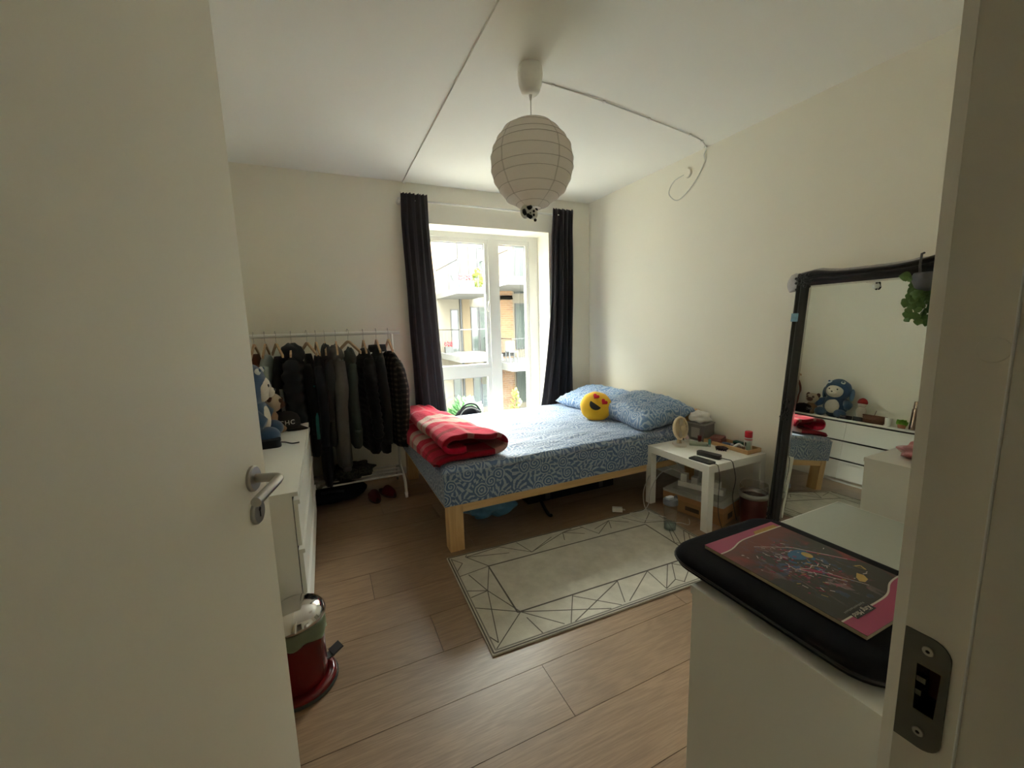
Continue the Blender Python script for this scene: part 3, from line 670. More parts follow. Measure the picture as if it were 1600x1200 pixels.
# ------------------------------------------------------------------ long dresser
def dresser(name, label, x0, x1, y0, y1, h, cols, rows, front='x', plinth=.05, topm=None, lip=.004, bodym=None):
    """chest whose drawer fronts face +X (front='x') or +Y (front='y')"""
    t = thing(name, ((x0+x1)/2, (y0+y1)/2, 0), label, 'dresser' if cols > 1 else 'chest')
    b = .018
    def F(a0, a1, d0, d1, z0, z1):   # a = along width, d = depth towards front
        return bx(d0, d1, a0, a1, z0, z1) if front == 'x' else bx(a0, a1, d0, d1, z0, z1)
    a0, a1 = (y0, y1) if front == 'x' else (x0, x1); d0, d1 = (x0, x1) if front == 'x' else (y0, y1)
    MW = bodym or M_white; sd = .0235 if lip >= .004 else .003
    obj('top_panel', F(a0, a1, d0, d1, h-.018, h), M_white if topm else MW, t, bevel=.0015)
    if topm: obj('top_inlay', F(a0+.004, a1-.004, d0+.004, d1-.004, h, h+.0008), topm, t)
    obj('side_panel', F(a0+.002, a0+.018, d0, d1-sd, 0, h-.018), MW, t, bevel=.001)
    obj('side_panel', F(a1-.018, a1-.002, d0, d1-sd, 0, h-.018), MW, t, bevel=.001)
    obj('back_panel', F(a0+.018, a1-.018, d0, d0+.006, .02, h-.018), MW, t)
    obj('plinth', F(a0+.018, a1-.018, d1-.05, d1-.034, 0, plinth), MW, t)
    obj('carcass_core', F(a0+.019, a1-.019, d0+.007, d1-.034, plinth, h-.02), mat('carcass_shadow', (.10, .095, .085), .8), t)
    ins = .0175 if lip < .004 else 0
    wv = (a1-a0-.004)/cols; hh = (h-.018-plinth)/rows
    for c in range(cols):
        for r in range(rows):
            z0 = plinth+r*hh; z1 = z0+hh-.030
            dr = obj('drawer', F(a0+.002+c*wv+.0015+ins, a0+.002+(c+1)*wv-.0015-ins, d1-.020, d1-.004, z0, z1+.012), MW, t, bevel=.0015)
            obj('grip_lip', F(a0+.002+c*wv+.0015+ins, a0+.002+(c+1)*wv-.0015-ins, d1-.004, d1+lip, z1-.006, z1+.012), MW, dr, bevel=.001)
    return t
dresser('dresser', 'wide white six drawer dresser along the left wall', -.552, -.152, 1.817, 3.223, .72, 2, 3, 'x')
# foreground furniture
dresser('tall_chest', 'narrow white chest under the black laptop sleeve by the door frame', .641, .985, .182, .551, .83, 1, 4, 'y', lip=-.001)
dresser('low_chest', 'low white unit between the sleeve chest and the mirror', 1.63, 2.165, .45, 1.035, .49, 1, 2, 'y', topm=mat('grey_green_top', (.36, .37, .31), .4, var=.03), lip=-.001)
dresser('side_unit', 'white block unit standing in front of the mirror corner', 2.175, 2.49, .52, .955, .731, 1, 3, 'y', lip=-.001, bodym=mat('dimmed_white', (.60, .575, .50), .5, var=.02))  # white darkened in the colour to carry the shade on its left side
# sleeve and magazine
def sleeve():
    bm = B(); rr = []
    for k, (ins, z) in enumerate([(.030, 0), (.012, .003), (.003, .010), (0, .018), (0, .023), (.004, .032), (.010, .0378), (.022, .0405), (.12, .0415)]):
        P = rrect(.655+ins, .994-ins, .232+ins, .640-ins, max(.062-ins*.4, .02), 7); rr.append([Vector((x, y, .832+z)) for x, y in P])
    return loft(bm, rr)
sl = thing('laptop_sleeve', (.82, .436, .832), 'puffy black laptop sleeve lying on the narrow chest', 'laptop sleeve')
obj('sleeve_body', sleeve(), M_blackfab, sl, smooth=True)
P = rrect(.6545, .9945, .2315, .6405, .062, 7); P = [(x, y, .8525) for x, y in P]; obj('zip', tube(B(), P+[P[0]], .0028, 6, cap=False), M_black, sl)
def cover_mat():
    t = NT('magazine_cover'); g = t.coord(); sp = t.n('SeparateXYZ'); t.l(g, sp.inputs[0])
    x, y = sp.outputs[0], sp.outputs[1]
    n1 = t.noise(g, 14, 5, .6, .8); n2 = t.noise(t.coord(scale=(40, 12, 1), rot=(0, 0, .8)), 1, 5, .65, 1.2); n3 = t.noise(t.coord(scale=(1, 1, 1)), 34, 4, .6, .5)
    cxy = t.math('SQRT', t.math('ADD', t.math('POWER', t.math('ADD', x, .005), 2), t.math('MULTIPLY', t.math('POWER', t.math('SUBTRACT', y, .0), 2), .55)))
    fall = t.ramp(cxy, [(0, (1, 1, 1)), (.095, (0, 0, 0))])
    base = t.mix(t.ramp(n1, [(.54, (0, 0, 0)), (.72, (1, 1, 1))]), (.026, .026, .020), (.22, .022, .018))
    # red cloud near the back edge of the cover
    cl = t.ramp(t.math('ADD', y, t.math('MULTIPLY', t.math('SUBTRACT', n1, .5), .16)), [(.045, (0, 0, 0)), (.09, (1, 1, 1))])
    base = t.mix(t.math('MULTIPLY', cl, .55), base, (.24, .026, .02))
    base = t.mix(t.math('MULTIPLY', t.ramp(n2, [(.56, (0, 0, 0)), (.63, (1, 1, 1))]), fall), base, (.55, .34, .40))
    base = t.mix(t.math('MULTIPLY', t.ramp(n3, [(.57, (0, 0, 0)), (.60, (1, 1, 1))]), fall), base, (.03, .11, .28))
    base = t.mix(t.math('MULTIPLY', t.ramp(n3, [(.34, (1, 1, 1)), (.38, (0, 0, 0))]), fall), base, (.52, .06, .16))
    t.col(base); t.set(Roughness=.35); return t.m
MZ = .8765
mg = thing('magazine', (.828, .436, .8737), 'pink bordered magazine with a dark paint splash cover on the sleeve', 'magazine')
obj('page_block', bx(.7165, .9395, .2885, .5825, .8737, .8805), mat('page_edge', (.42, .36, .25), .9, var=.15, vs=200), mg, bevel=.0008)
cv = obj('cover', bx(.716, .940, .288, .583, .8805, .8812), cover_mat(), mg)
M_pink = mat('pink_print', (.36, .045, .115), .4, var=.03); M_linew = mat('white_print', (.62, .55, .47), .4)
def cur_edge(sgn):  # pink corner band with an S curved white line
    out = []
    for k in range(25):
        t = k/24; s = 1/(1+math.exp(-(t-.74)*18)); out.append((t, s))
    return out
top = [(.940, .583)]
zt = .8813
pt = [(.940-.224*t, .560-.018*s) for t, s in cur_edge(1)]
bm = B(); prism(bm, [(.716, .583), (.716, pt[-1][1])]+pt[::-1][1:]+[(.940, .583)], zt, zt+.0002); obj('pink_band', bm, M_pink, cv)
pb = [(.716+.224*t, .322+.020*s) for t, s in cur_edge(1)]
bm = B(); prism(bm, [(.716, .288), (.940, .288)]+pb[::-1], zt, zt+.0002); obj('pink_band', bm, M_pink, cv)
for q in (pt, pb): obj('white_curve', strips([(q[i], q[i+1]) for i in range(24)], .0028, zt+.0002, zt+.0008), M_linew, cv)
obj('title_tag', bx(.744, .800, .314, .327, zt+.0009, zt+.0011), mat('tag_black', (.012, .012, .016), .4), cv)
obj('tag_lettering', text_bm('King Mind', .0120, Matrix.Translation((.772, .3205, zt+.0013)) @ Matrix.Rotation(PI, 4, 'Z'), shear=.35, ext=.0001), M_linew, cv)
obj('subtitle_lettering', strips([((.742+.0045*k, .3315), (.742+.0045*k+.0030, .3315+.0006*(k % 3))) for k in range(13)], .0028, zt+.0002, zt+.0009), mat('grey_print', (.20, .19, .18), .5), cv)
bm = B()
for k in range(3): box(bm, .852+.003*k, .930, .5615+.0036*k, .5637+.0036*k, zt+.0003, zt+.0006)
obj('yellow_lettering', bm, mat('yellow_print', (.42, .30, .02), .5, var=.5, vs=300), cv)
M_bp, M_yp, M_wp, M_op = mat('blue_print', (.02, .12, .26), .4, var=.3), mat('ochre_print', (.55, .36, .10), .4, var=.2), mat('pale_print', (.60, .50, .50), .4), mat('crimson_print', (.40, .02, .09), .4, var=.3)
def splash(name, segs, wd, m, zo):
    obj(name, strips(segs, wd, zt, zt+zo), m, cv)
def arc(cx, cy, rx, ry, a0, a1, n=14): return [(cx+rx*math.cos(a0+(a1-a0)*k/n), cy+ry*math.sin(a0+(a1-a0)*k/n)) for k in range(n+1)]
A = [(x+.004*math.sin(k*2.3), y+.003*math.cos(k*1.7)) for k, (x, y) in enumerate(arc(.835, .450, .040, .020, 2.6, 5.2))]; splash('paint_streak', list(zip(A, A[1:])), .0016, M_wp, .0005)
A = arc(.845, .462, .030, .020, 2.6, 5.6); splash('paint_streak', list(zip(A, A[1:])), .006, M_bp, .0003)
bm = prism(B(), arc(.852, .468, .026, .016, 0, 2*PI*15/16, 15), zt, zt+.0003); obj('paint_blot', bm, M_bp, cv)
bm = prism(B(), arc(.866, .460, .009, .011, 0, 2*PI*9/10, 9), zt, zt+.0005); obj('paint_blot', bm, M_yp, cv)
bm = prism(B(), [(.868, .375), (.884, .382), (.888, .372), (.880, .362), (.866, .360), (.860, .366)], zt, zt+.0003); obj('paint_blot', bm, M_yp, cv)
splash('paint_streak', [((.905, .398), (.912, .380)), ((.912, .380), (.918, .392)), ((.918, .392), (.907, .396))], .003, M_yp, .0004)
splash('paint_streak', [((.802, .53), (.845, .505)), ((.845, .505), (.87, .488)), ((.86, .50), (.905, .44)), ((.87, .49), (.92, .415)), ((.80, .44), (.84, .375)), ((.83, .42), (.862, .352))], .0012, M_wp, .0006)
splash('paint_streak', [((.776, .52), (.83, .485)), ((.79, .50), (.82, .455)), ((.80, .44), (.83, .41)), ((.82, .43), (.845, .385)), ((.88, .47), (.93, .405)), ((.755, .43), (.80, .36))], .004, M_op, .0003)
rg_ = random.Random(3)
for m_, nn in ((M_wp, 60), (M_op, 60), (M_yp, 14), (M_bp, 24)):
    sg = []
    for k in range(nn):
        cx, cy = .828+rg_.gauss(0, .038), .455+rg_.gauss(0, .045); a = rg_.gauss(-.95, .6); l = rg_.uniform(.002, .011)
        cx = min(max(cx, .735), .925); cy = min(max(cy, .375), .52); sg.append(((cx, cy), (cx+l*math.cos(a), cy+l*math.sin(a))))
    tag(obj('paint_fleck', strips(sg, rg_.uniform(.0012, .002), zt, zt+.0007), m_, cv), kind='stuff')
# crumpled item on the block unit
tag(obj('crumpled_pouch', ell(B(), (2.335, .80, .766), (.075, .085, .042), 26, 16, .55, 5), mat('dusky_pink_foil', (.34, .12, .12), .3, var=.4, vs=25), smooth=True), 'crumpled dusky pink pouch on the white block unit', 'pouch')

# ------------------------------------------------------------------ leaning mirror
ml = math.radians(5.464); MO = Vector((2.5355, 1.60, 0.0))
# local: x along -Y (towards camera), y up the mirror, z out into the room
ex, ey, ez = Vector((0, -1, 0)), Vector((math.sin(ml), 0, math.cos(ml))), Vector((-math.cos(ml), 0, math.sin(ml)))
MM = Matrix(((ex.x, ey.x, ez.x, MO.x), (ex.y, ey.y, ez.y, MO.y), (ex.z, ey.z, ez.z, MO.z), (0, 0, 0, 1)))
mir = thing('floor_mirror', (2.56, 1.25, 0), 'tall leaning mirror in an ornate black frame', 'mirror')
MWd, MHt, fwid = .76, 1.632, .072
M_bf = mat('black_lacquer', (.011, .011, .012), .28, var=.2, vs=40, bump=.25, bs=90)
def mprof(t):  # frame section: t 0 outer .. 1 inner -> height
    return .004+.020*math.sin(min(t, .38)/.38*PI)*(.9) if t < .38 else .009+.013*math.sin((t-.38)/.36*PI) if t < .74 else .007-.006*(t-.74)/.26
N = 18
def frame_bar(p0, p1, inward, name, bulge=None, seg=40):
    bm = B(); p0, p1, inward = Vector(p0), Vector(p1), Vector(inward); d = (p1-p0).normalized(); L = (p1-p0).length; R_ = []
    for k in range(seg+1):
        s = k/seg; r = []
        b = bulge(s) if bulge else 0
        for i in range(N+1):
            t = i/N; mit = t*fwid  # mitre
            q = p0+d*(mit+(L-2*mit)*s)+inward*(t*fwid-(1-t)*b); r.append(Vector((q.x, q.y, mprof(t)+.002)))
        r += [Vector((r[-1].x, r[-1].y, -.024)), Vector((r[0].x, r[0].y, -.024))]; R_.append(r)
    loft(bm, R_); return obj(name, bm, M_bf, mir, xf=MM, auto=.7)
frame_bar((0, 0, 0), (0, MHt, 0), (1, 0, 0), 'frame_side'); frame_bar((MWd, MHt, 0), (MWd, 0, 0), (-1, 0, 0), 'frame_side')
frame_bar((0, MHt, 0), (MWd, MHt, 0), (0, -1, 0), 'frame_top', lambda s: .018*math.exp(-((s-.12)/.10)**2)-.004*math.exp(-((s-.48)/.25)**2)+.034*math.exp(-((s-.93)/.16)**2)); frame_bar((MWd, 0, 0), (0, 0, 0), (0, 1, 0), 'frame_bottom')
def mirror_mat():
    t = NT('mirror_silver'); nz = t.noise(t.coord(), 2, 2); t.col(t.mix(nz, (.80, .84, .79), (.82, .86, .81))); t.set(Metallic=1, Roughness=0); return t.m
gl = obj('mirror_glass', bx(fwid-.004, MWd-fwid+.004, fwid-.004, MHt-fwid+.004, -.003, 0), mirror_mat(), mir, xf=MM)
b_ = B(); iw = .010
for a in ((fwid, fwid+iw, fwid, MHt-fwid), (MWd-fwid-iw, MWd-fwid, fwid, MHt-fwid), (fwid+iw, MWd-fwid-iw, fwid, fwid+iw), (fwid+iw, MWd-fwid-iw, MHt-fwid-iw, MHt-fwid)): box(b_, a[0], a[1], a[2], a[3], .0002, .0012)
obj('glass_bevel', b_, mat('bevel_silver', (.62, .64, .58), .12, 1), gl, xf=MM)
rg_ = random.Random(11)
def scroll(cx, cy, flipx, flipy, sc=1.0):
    bm = B()
    for k in range(26):
        a = rg_.uniform(0, 1); b = rg_.uniform(0, 1)
        if a+b > 1.25: continue
        px, py = cx+flipx*a*.11*sc, cy+flipy*b*.11*sc
        if a*.11*sc > fwid*.9 and b*.11*sc > fwid*.9: continue
        ell(bm, (px, py, .021), (.009, .009, .009), 8, 6)
    for k in range(3):
        th0 = rg_.uniform(0, 6); pts = [(cx+flipx*(.034+.02*k*sc*.9)+(.004+.0022*j)*math.cos(th0+j*.6), cy+flipy*(.036)+(.004+.0022*j)*math.sin(th0+j*.6), .024) for j in range(11)]
        tube(bm, pts, .0045, 6)
    obj('corner_scroll', bm, M_bf, mir, xf=MM, smooth=True)
scroll(.002, MHt-.002, 1, -1); scroll(MWd, MHt+.01, -1, -1); scroll(.002, .002, 1, 1); scroll(MWd, 0, -1, 1)
bm = B()
for k in range(20): ell(bm, (.036+rg_.uniform(-.024, .022), .80+rg_.uniform(-.07, .07), .020), (.008, .010, .009), 8, 6)
obj('side_scroll', bm, M_bf, mir, xf=MM, smooth=True)
tag(obj('blue_label', bx(.004, .045, 1.345, 1.395, .026, .0275), mat('blue_paper', (.17, .33, .43), .6, var=.5, vs=60), xf=MM @ Matrix.Rotation(.0, 4, 'Z')), 'small torn blue sticker on the mirror frame', 'sticker')
# padding strip along the mirror top
bm = B(); R_ = []
for k in range(41):
    s = k/40; u = -.03+.66*s
    top_ = MHt+.010+.018*math.exp(-((u-.10)/.08)**2)+.034*math.exp(-((u-.71)/.14)**2)+.003*noise.noise(Vector((u*30, 0, 0)))
    if u > .56: top_ -= .016*(u-.56)/.07
    R_.append([Vector((u, top_-.05, -.026)), Vector((u, top_, -.026)), Vector((u, top_+.003, -.031)), Vector((u, top_, -.037)), Vector((u, top_-.05, -.037))])
loft(bm, R_); M_pad = mat('grey_padding', (.50, .48, .48), .8, var=.2, vs=60, bump=.4, bs=60)
pad = thing('padding_strip', (2.70, 1.3, 1.6), 'pale grey padding strip tucked behind the mirror top', 'padding')
obj('strip', bm, M_pad, pad, xf=MM)
bm = B(); R_ = []
for k in range(13):
    s = k/12; v = 1.645-.105*s; wv = .012*math.sin(s*7)
    R_.append([Vector((-.005, v, -.028)), Vector((-.03, v+.004, -.022+wv)), Vector((-.058-.02*math.sin(s*PI), v-.006, -.026)), Vector((-.058-.02*math.sin(s*PI), v-.006, -.034)), Vector((-.03, v, -.036)), Vector((-.005, v, -.036))])
loft(bm, R_); obj('hanging_flap', bm, M_pad, pad, xf=MM, smooth=True)
# hanging plant
hp = thing('hanging_plant', (2.60, .975, 1.36), 'small grey pot with trailing green leaves hung on the mirror', 'plant')
pcx, pcy, pcz = 2.605, .965, 1.525
obj('pot', lathe(B(), [(.0001, -.052), (.020, -.051), (.042, -.036), (.055, -.008), (.055, .022), (.049, .034), (.044, .034), (.048, .02), (.0001, .01)], (pcx, pcy, pcz), 28), mat('grey_pot', (.075, .075, .082), .7), hp, smooth=True)
obj('hanging_cord', tube(B(), [(pcx, pcy+.03, pcz+.03), (2.635, pcy+.045, 1.60), (2.668, pcy+.055, 1.655), (2.69, pcy+.055, 1.66)], .005, 7), mat('grey_cord', (.10, .10, .10), .7), hp, smooth=True)
M_leaf = mat('trailing_leaf', (.085, .17, .035), .5, var=.3, vs=40)
def leaf(bm, c, d, s, nrm=None):
    c, d = Vector(c), Vector(d).normalized(); sd = d.cross(Vector((1, .2, .3))).normalized(); nn = d.cross(sd)
    R_ = []
    for k in range(6):
        t = k/5; wv = s*.48*math.sin(PI*(t**.8))+.0005; ctr = c+d*s*t+nn*(.15*s*math.sin(PI*t))
        R_.append([ctr-sd*wv-nn*wv*.25, ctr, ctr+sd*wv-nn*wv*.25])
    loft(bm, R_, closed=False); 
rl = random.Random(5)
for s in range(6):
    y = pcy+.035+rl.uniform(-.03, .035); xx = pcx-.02+rl.uniform(-.03, .03); L = [.19, .15, .20, .12, .10, .17][s]
    P_ = [Vector((xx+.01*math.sin(k), y+.012*k/6+.006*math.sin(k*2+s), pcz+.02-L*k/7)) for k in range(8)]
    st = obj('trailing_stem', tube(B(), P_, .0016, 5), M_leaf, hp)
    for k in range(0, 8):
        for r_ in range(2 if k < 5 else 1):
            bm = B(); leaf(bm, P_[k], (rl.uniform(-.6, .6), rl.uniform(-.8, .8), rl.uniform(-1, -.3)), rl.uniform(.028, .042)); obj('leaf', bm, M_leaf, st, recalc=False, smooth=True)
bm = B(); leaf(bm, (pcx-.02, pcy+.05, pcz+.02), (-.1, .8, .1), .05); obj('leaf', bm, M_leaf, hp, recalc=False)

# ------------------------------------------------------------------ side table and its things
tb = thing('side_table', (2.415, 2.01, 0), 'square white side table between bed and mirror', 'table')
tx0, tx1, ty0, ty1 = 2.140, 2.692, 1.732, 2.284
obj('table_top', bx(tx0, tx1, ty0, ty1, .400, .450), M_white, tb, bevel=.002)
for x in (tx0, tx1-.05):
    for y in (ty0, ty1-.05): obj('leg', bx(x, x+.05, y, y+.05, 0, .400), M_white, tb, bevel=.002)
T = .4505
# tissue box
tbx = thing('tissue_box', (2.60, 2.20, T), 'grey translucent tissue box with a white tissue on the side table', 'tissue box')
M_smoke = mat('smoked_plastic', (.14, .132, .12), .18, var=.1); M_lid = mat('grey_lid', (.25, .235, .21), .35)
XB = Matrix.Translation((2.605, 2.185, 0)) @ Matrix.Rotation(math.radians(8), 4, 'Z')
obj('box_body', bx(-.065, .070, -.055, .085, T, T+.125), M_smoke, tbx, xf=XB, bevel=.008, seg=3)
obj('box_lid', bx(-.069, .074, -.059, .089, T+.125, T+.137), M_lid, tbx, xf=XB, bevel=.004)
obj('label_card', bx(-.0665, -.0655, -.02, .05, T+.02, T+.10), mat('card_grey', (.36, .33, .30), .7, var=.15), tbx, xf=XB)
obj('tissue', ell(B(), (.0, .02, T+.170), (.060, .075, .045), 26, 16, .5, 2), mat('tissue_white', (.72, .70, .66), .95), tbx, xf=XB, smooth=True)
# folding fan
fn = thing('desk_fan', (2.36, 2.15, T), 'small cream portable fan on the side table', 'fan')
FM = Matrix.Translation((2.335, 2.155, T)) @ Matrix.Rotation(math.radians(58), 4, 'Z') @ Matrix.Scale(1.2, 4)
obj('base', prism(B(), rrect(-.055, .055, -.035, .035, .025, 5), 0, .012), mat('fan_base', (.74, .70, .62), .4), fn, xf=FM, bevel=.003)
obj('stem', tube(B(), [(.005, 0, .010), (.012, 0, .035), (.0, 0, .06)], [.016, .011, .012], 12), M_cream, fn, xf=FM, smooth=True)
hd_ = FM @ Matrix.Translation((-.012, .0, .112)) @ Matrix.Rotation(math.radians(-78), 4, 'Y') @ Matrix.Rotation(math.radians(25), 4, 'X') @ Matrix.Diagonal((1.28, .95, 1, 1))
fh = obj('fan_housing', lathe(B(), [(.0001, -.014), (.040, -.014), (.054, -.008), (.057, .0), (.054, .010), (.050, .013), (.046, .010), (.046, -.004), (.0001, -.004)], n=36), M_cream, fn, xf=hd_, auto=.6)
for k in range(16): obj('guard_bar', tube(B(), [(.010*math.cos(k*PI/8), .010*math.sin(k*PI/8), .014), (.048*math.cos(k*PI/8), .048*math.sin(k*PI/8), .012)], .0012, 5), M_cream, fh, xf=hd_)
obj('hub', lathe(B(), [(.0001, .010), (.012, .010), (.012, .017), (.0001, .018)], n=20), M_cream, fh, xf=hd_)
obj('blade', prism(B(), [(.01, -.01), (.043, -.018), (.043, .012), (.01, .008)], .002, .005), mat('fan_blade', (.62, .55, .45), .5), fh, xf=hd_)
obj('blade', prism(B(), [(-.01, .01), (-.043, .018), (-.043, -.012), (-.01, -.008)], .002, .005), MATS['fan_blade'], fh, xf=hd_)
obj('knob', ell(B(), (-.052, -.01, .012), .006, 10, 8), mat('dark_knob', (.04, .012, .012), .4), fh, xf=hd_, smooth=True)
# little things
fg = thing('pink_figurine', (2.45, 2.20, T), 'little white and pink animal figurine behind the fan', 'figurine'); M_fp = mat('pale_pink', (.68, .48, .50), .5)
obj('body', ell(B(), (2.455, 2.20, T+.016), (.028, .02, .017), 16, 10), mat('fig_white', (.68, .62, .62), .5), fg, smooth=True); obj('head', ell(B(), (2.447, 2.188, T+.034), (.017, .016, .014), 14, 10), M_fp, fg, smooth=True)
for s in (-1, 1): obj('ear', ell(B(), (2.447+.010*s, 2.190, T+.048), (.005, .004, .007), 8, 6), M_fp, fg, smooth=True)
lb = thing('red_bottle', (2.508, 2.135, T), 'small dark red cosmetic bottle leaning against the tissue box', 'bottle')
obj('bottle_body', lathe(B(), [(.0001, 0), (.009, 0), (.010, .02), (.013, .022), (.0145, .058), (.0001, .058)], (2.500, 2.118, T), 18), mat('dark_red', (.14, .008, .016), .3), lb, auto=.6); obj('bottle_base_ring', lathe(B(), [(.0098, .002), (.0108, .002), (.0108, .008), (.0098, .008)], (2.500, 2.118, T), 18, cap=False), M_steel, lb)
gc = thing('green_case', (2.44, 2.09, T), 'flat pale green translucent case on the side table', 'case'); XG = Matrix.Translation((2.452, 2.085, T)) @ Matrix.Rotation(math.radians(-48), 4, 'Z')
obj('case_body', prism(B(), rrect(-.062, .062, -.025, .025, .012), 0, .012), mat('pale_green', (.33, .40, .31), .25), gc, xf=XG, bevel=.003); obj('case_lid', prism(B(), rrect(-.062, .062, -.025, .025, .012), .0125, .02), mat('pale_green_lid', (.42, .48, .39), .25), gc, xf=XG, bevel=.003)
lp_ = thing('lip_balm', (2.494, 2.019, T), 'upright teal lip balm stick', 'lip balm'); obj('tube', lathe(B(), [(.0001, 0), (.0095, 0), (.0095, .018), (.0001, .018)], (2.488, 2.02, T), 20), mat('balm_clear', (.40, .46, .46), .2), lp_, auto=.6); obj('cap', lathe(B(), [(.0001, .0185), (.0095, .0185), (.0095, .052), (.008, .056), (.0001, .056)], (2.488, 2.02, T), 20), mat('teal', (.05, .24, .21), .35), lp_, auto=.6)
M_wal = mat('brown_leather', (.21, .06, .045), .5, var=.25, vs=30); XW = Matrix.Translation((2.605, 2.045, T)) @ Matrix.Rotation(math.radians(12), 4, 'Z')
def wallet(label, dz, rot, m):
    t = thing('wallet', (2.605, 2.045, T+dz), label, 'wallet', 'stacked wallets'); X2 = XW @ Matrix.Rotation(rot, 4, 'Z')
    obj('lower_flap', prism(B(), rrect(-.055, .055, -.042, .042, .008), dz, dz+.009), m, t, xf=X2, bevel=.003); obj('upper_flap', prism(B(), rrect(-.055, .055, -.040, .042, .008), dz+.0095, dz+.020), m, t, xf=X2, bevel=.003)
wallet('lower brown leather wallet of the stack beside the tissue box', .012, 0, M_wal); wallet('upper reddish wallet of the stack beside the tissue box', .034, .18, mat('red_leather', (.26, .085, .07), .5, var=.2))
tr = thing('wooden_tray', (2.62, 1.87, T), 'shallow light wood tray on the side table', 'tray')
tX0, tX1, tY0, tY1 = 2.548, 2.688, 1.765, 2.12
obj('tray_floor', bx(tX0, tX1, tY0, tY1, T, T+.006), M_tray, tr)
for a in ((tX0, tX0+.008, tY0, tY1), (tX1-.008, tX1, tY0, tY1), (tX0+.008, tX1-.008, tY0, tY0+.008), (tX0+.008, tX1-.008, tY1-.008, tY1)): obj('tray_rim', bx(*a, T+.006, T+.028), M_tray, tr, bevel=.002)
sc_ = thing('spray_can', (2.645, 1.84, T+.0065), 'white spray can with a bright red cap in the tray', 'can')
obj('can_body', lathe(B(), [(.0001, 0), (.0235, 0), (.0245, .003), (.0245, .080), (.023, .086), (.0001, .086)], (2.648, 1.835, T+.0065), 28), mat('can_white', (.70, .66, .63), .3), sc_, auto=.6)
obj('can_cap', lathe(B(), [(.0001, .0865), (.0245, .0865), (.0245, .125), (.022, .130), (.0001, .130)], (2.648, 1.835, T+.0065), 28), mat('can_red', (.55, .01, .025), .35), sc_, auto=.6)
obj('can_band', lathe(B(), [(.0247, .068), (.0249, .068), (.0249, .080), (.0247, .080)], (2.648, 1.835, T+.0065), 28, cap=False), mat('can_pink', (.60, .20, .20), .4), sc_); obj('can_print', bx(2.6215, 2.6225, 1.828, 1.842, T+.03, T+.06), M_black, sc_)
ct = thing('cream_tube', (2.60, 1.80, T+.0065), 'white squeeze tube with a teal end standing in the tray', 'tube')
bm = B(); R_ = [ring((2.603, 1.803, T+.0185), .016, 20)]
for k in range(1, 7): t = k/6; R_.append([Vector((2.603+math.cos(2*PI*i/20)*(.016+.006*t), 1.803+math.sin(2*PI*i/20)*(.016*(1-t)+.002), T+.0185+.055*t)) for i in range(20)])
R_[0] = [Vector((2.603+math.cos(2*PI*i/20)*.016, 1.803+math.sin(2*PI*i/20)*.016, T+.0185)) for i in range(20)]
loft(bm, R_); obj('tube_body', bm, mat('tube_teal', (.40, .55, .50), .35), ct, smooth=True); obj('tube_cap', lathe(B(), [(.0001, 0), (.017, 0), (.017, .0115), (.0001, .0115)], (2.603, 1.803, T+.0065), 20), M_whiteplastic, ct, auto=.6)
bt = thing('blue_tube', (2.60, 1.95, T+.0065), 'short dark blue tube lying in the tray', 'tube'); obj('tube_body', cyl(B(), (2.575, 1.98, T+.022), (2.592, 1.925, T+.022), .0135, 16), mat('navy_blue', (.035, .065, .14), .4), bt, auto=.6); obj('tube_cap', cyl(B(), (2.5922, 1.9245, T+.022), (2.597, 1.908, T+.022), .0125, 16), mat('grey_cap', (.3, .3, .33), .4), bt, auto=.6)
wt = thing('white_clip', (2.62, 1.88, T+.0065), 'white plastic hair claw lying in the tray', 'hair clip'); obj('claw', tube(B(), spline([(2.575, 1.885, T+.022), (2.60, 1.872, T+.040), (2.615, 1.85, T+.025), (2.61, 1.835, T+.03)], 6), .009, 8), M_whiteplastic, wt, smooth=True); obj('claw_jaw', tube(B(), spline([(2.575, 1.895, T+.018), (2.61, 1.89, T+.03), (2.63, 1.87, T+.018)], 6), .008, 8), M_whiteplastic, wt, smooth=True)
gt = thing('green_pack', (2.65, 1.93, T+.0065), 'dark green packet standing behind the spray can', 'packet'); obj('packet', prism(B(), rrect(2.640, 2.676, 1.885, 1.95, .006), T+.0065, T+.040), mat('deep_green', (.015, .11, .075), .4), gt, bevel=.004); obj('packet_print', bx(2.6385, 2.6395, 1.90, 1.935, T+.015, T+.03), M_black, gt)
br_ = thing('brown_bracelet', (2.59, 1.87, T+.0065), 'coiled brown bead bracelet lying in the tray', 'bracelet')
bm = B()
for k in range(26): a = k*.5; ell(bm, (2.585+.022*math.cos(a), 1.845+.022*math.sin(a), T+.012+.0006*k), .006, 8, 6)
obj('beads', bm, mat('brown_beads', (.16, .065, .025), .4, var=.3), br_, smooth=True)
hc = thing('hair_claw', (2.50, 1.93, T), 'dark tortoiseshell hair claw lying on the side table', 'hair clip'); M_tort = mat('tortoiseshell', (.055, .018, .012), .25, var=.7, vs=50)
XH = Matrix.Translation((2.495, 1.925, T)) @ Matrix.Rotation(math.radians(-60), 4, 'Z')
obj('claw_half', ell(B(), (0, .008, .014), (.042, .014, .014), 20, 10, .2, 1), M_tort, hc, xf=XH, smooth=True); obj('claw_half', ell(B(), (0, -.010, .016), (.040, .013, .016), 20, 10, .2, 4), M_tort, hc, xf=XH, smooth=True)
for k in range(5): obj('claw_tooth', tube(B(), [(-.03+.015*k, -.018, .018), (-.028+.015*k, -.028, .008), (-.028+.015*k, -.030, .002)], .003, 6), M_tort, hc, xf=XH, smooth=True)
pbk = thing('power_bank', (2.30, 1.88, T), 'black rounded power bank on the table front', 'power bank'); XP = Matrix.Translation((2.30, 1.868, T)) @ Matrix.Rotation(math.radians(12), 4, 'Z')
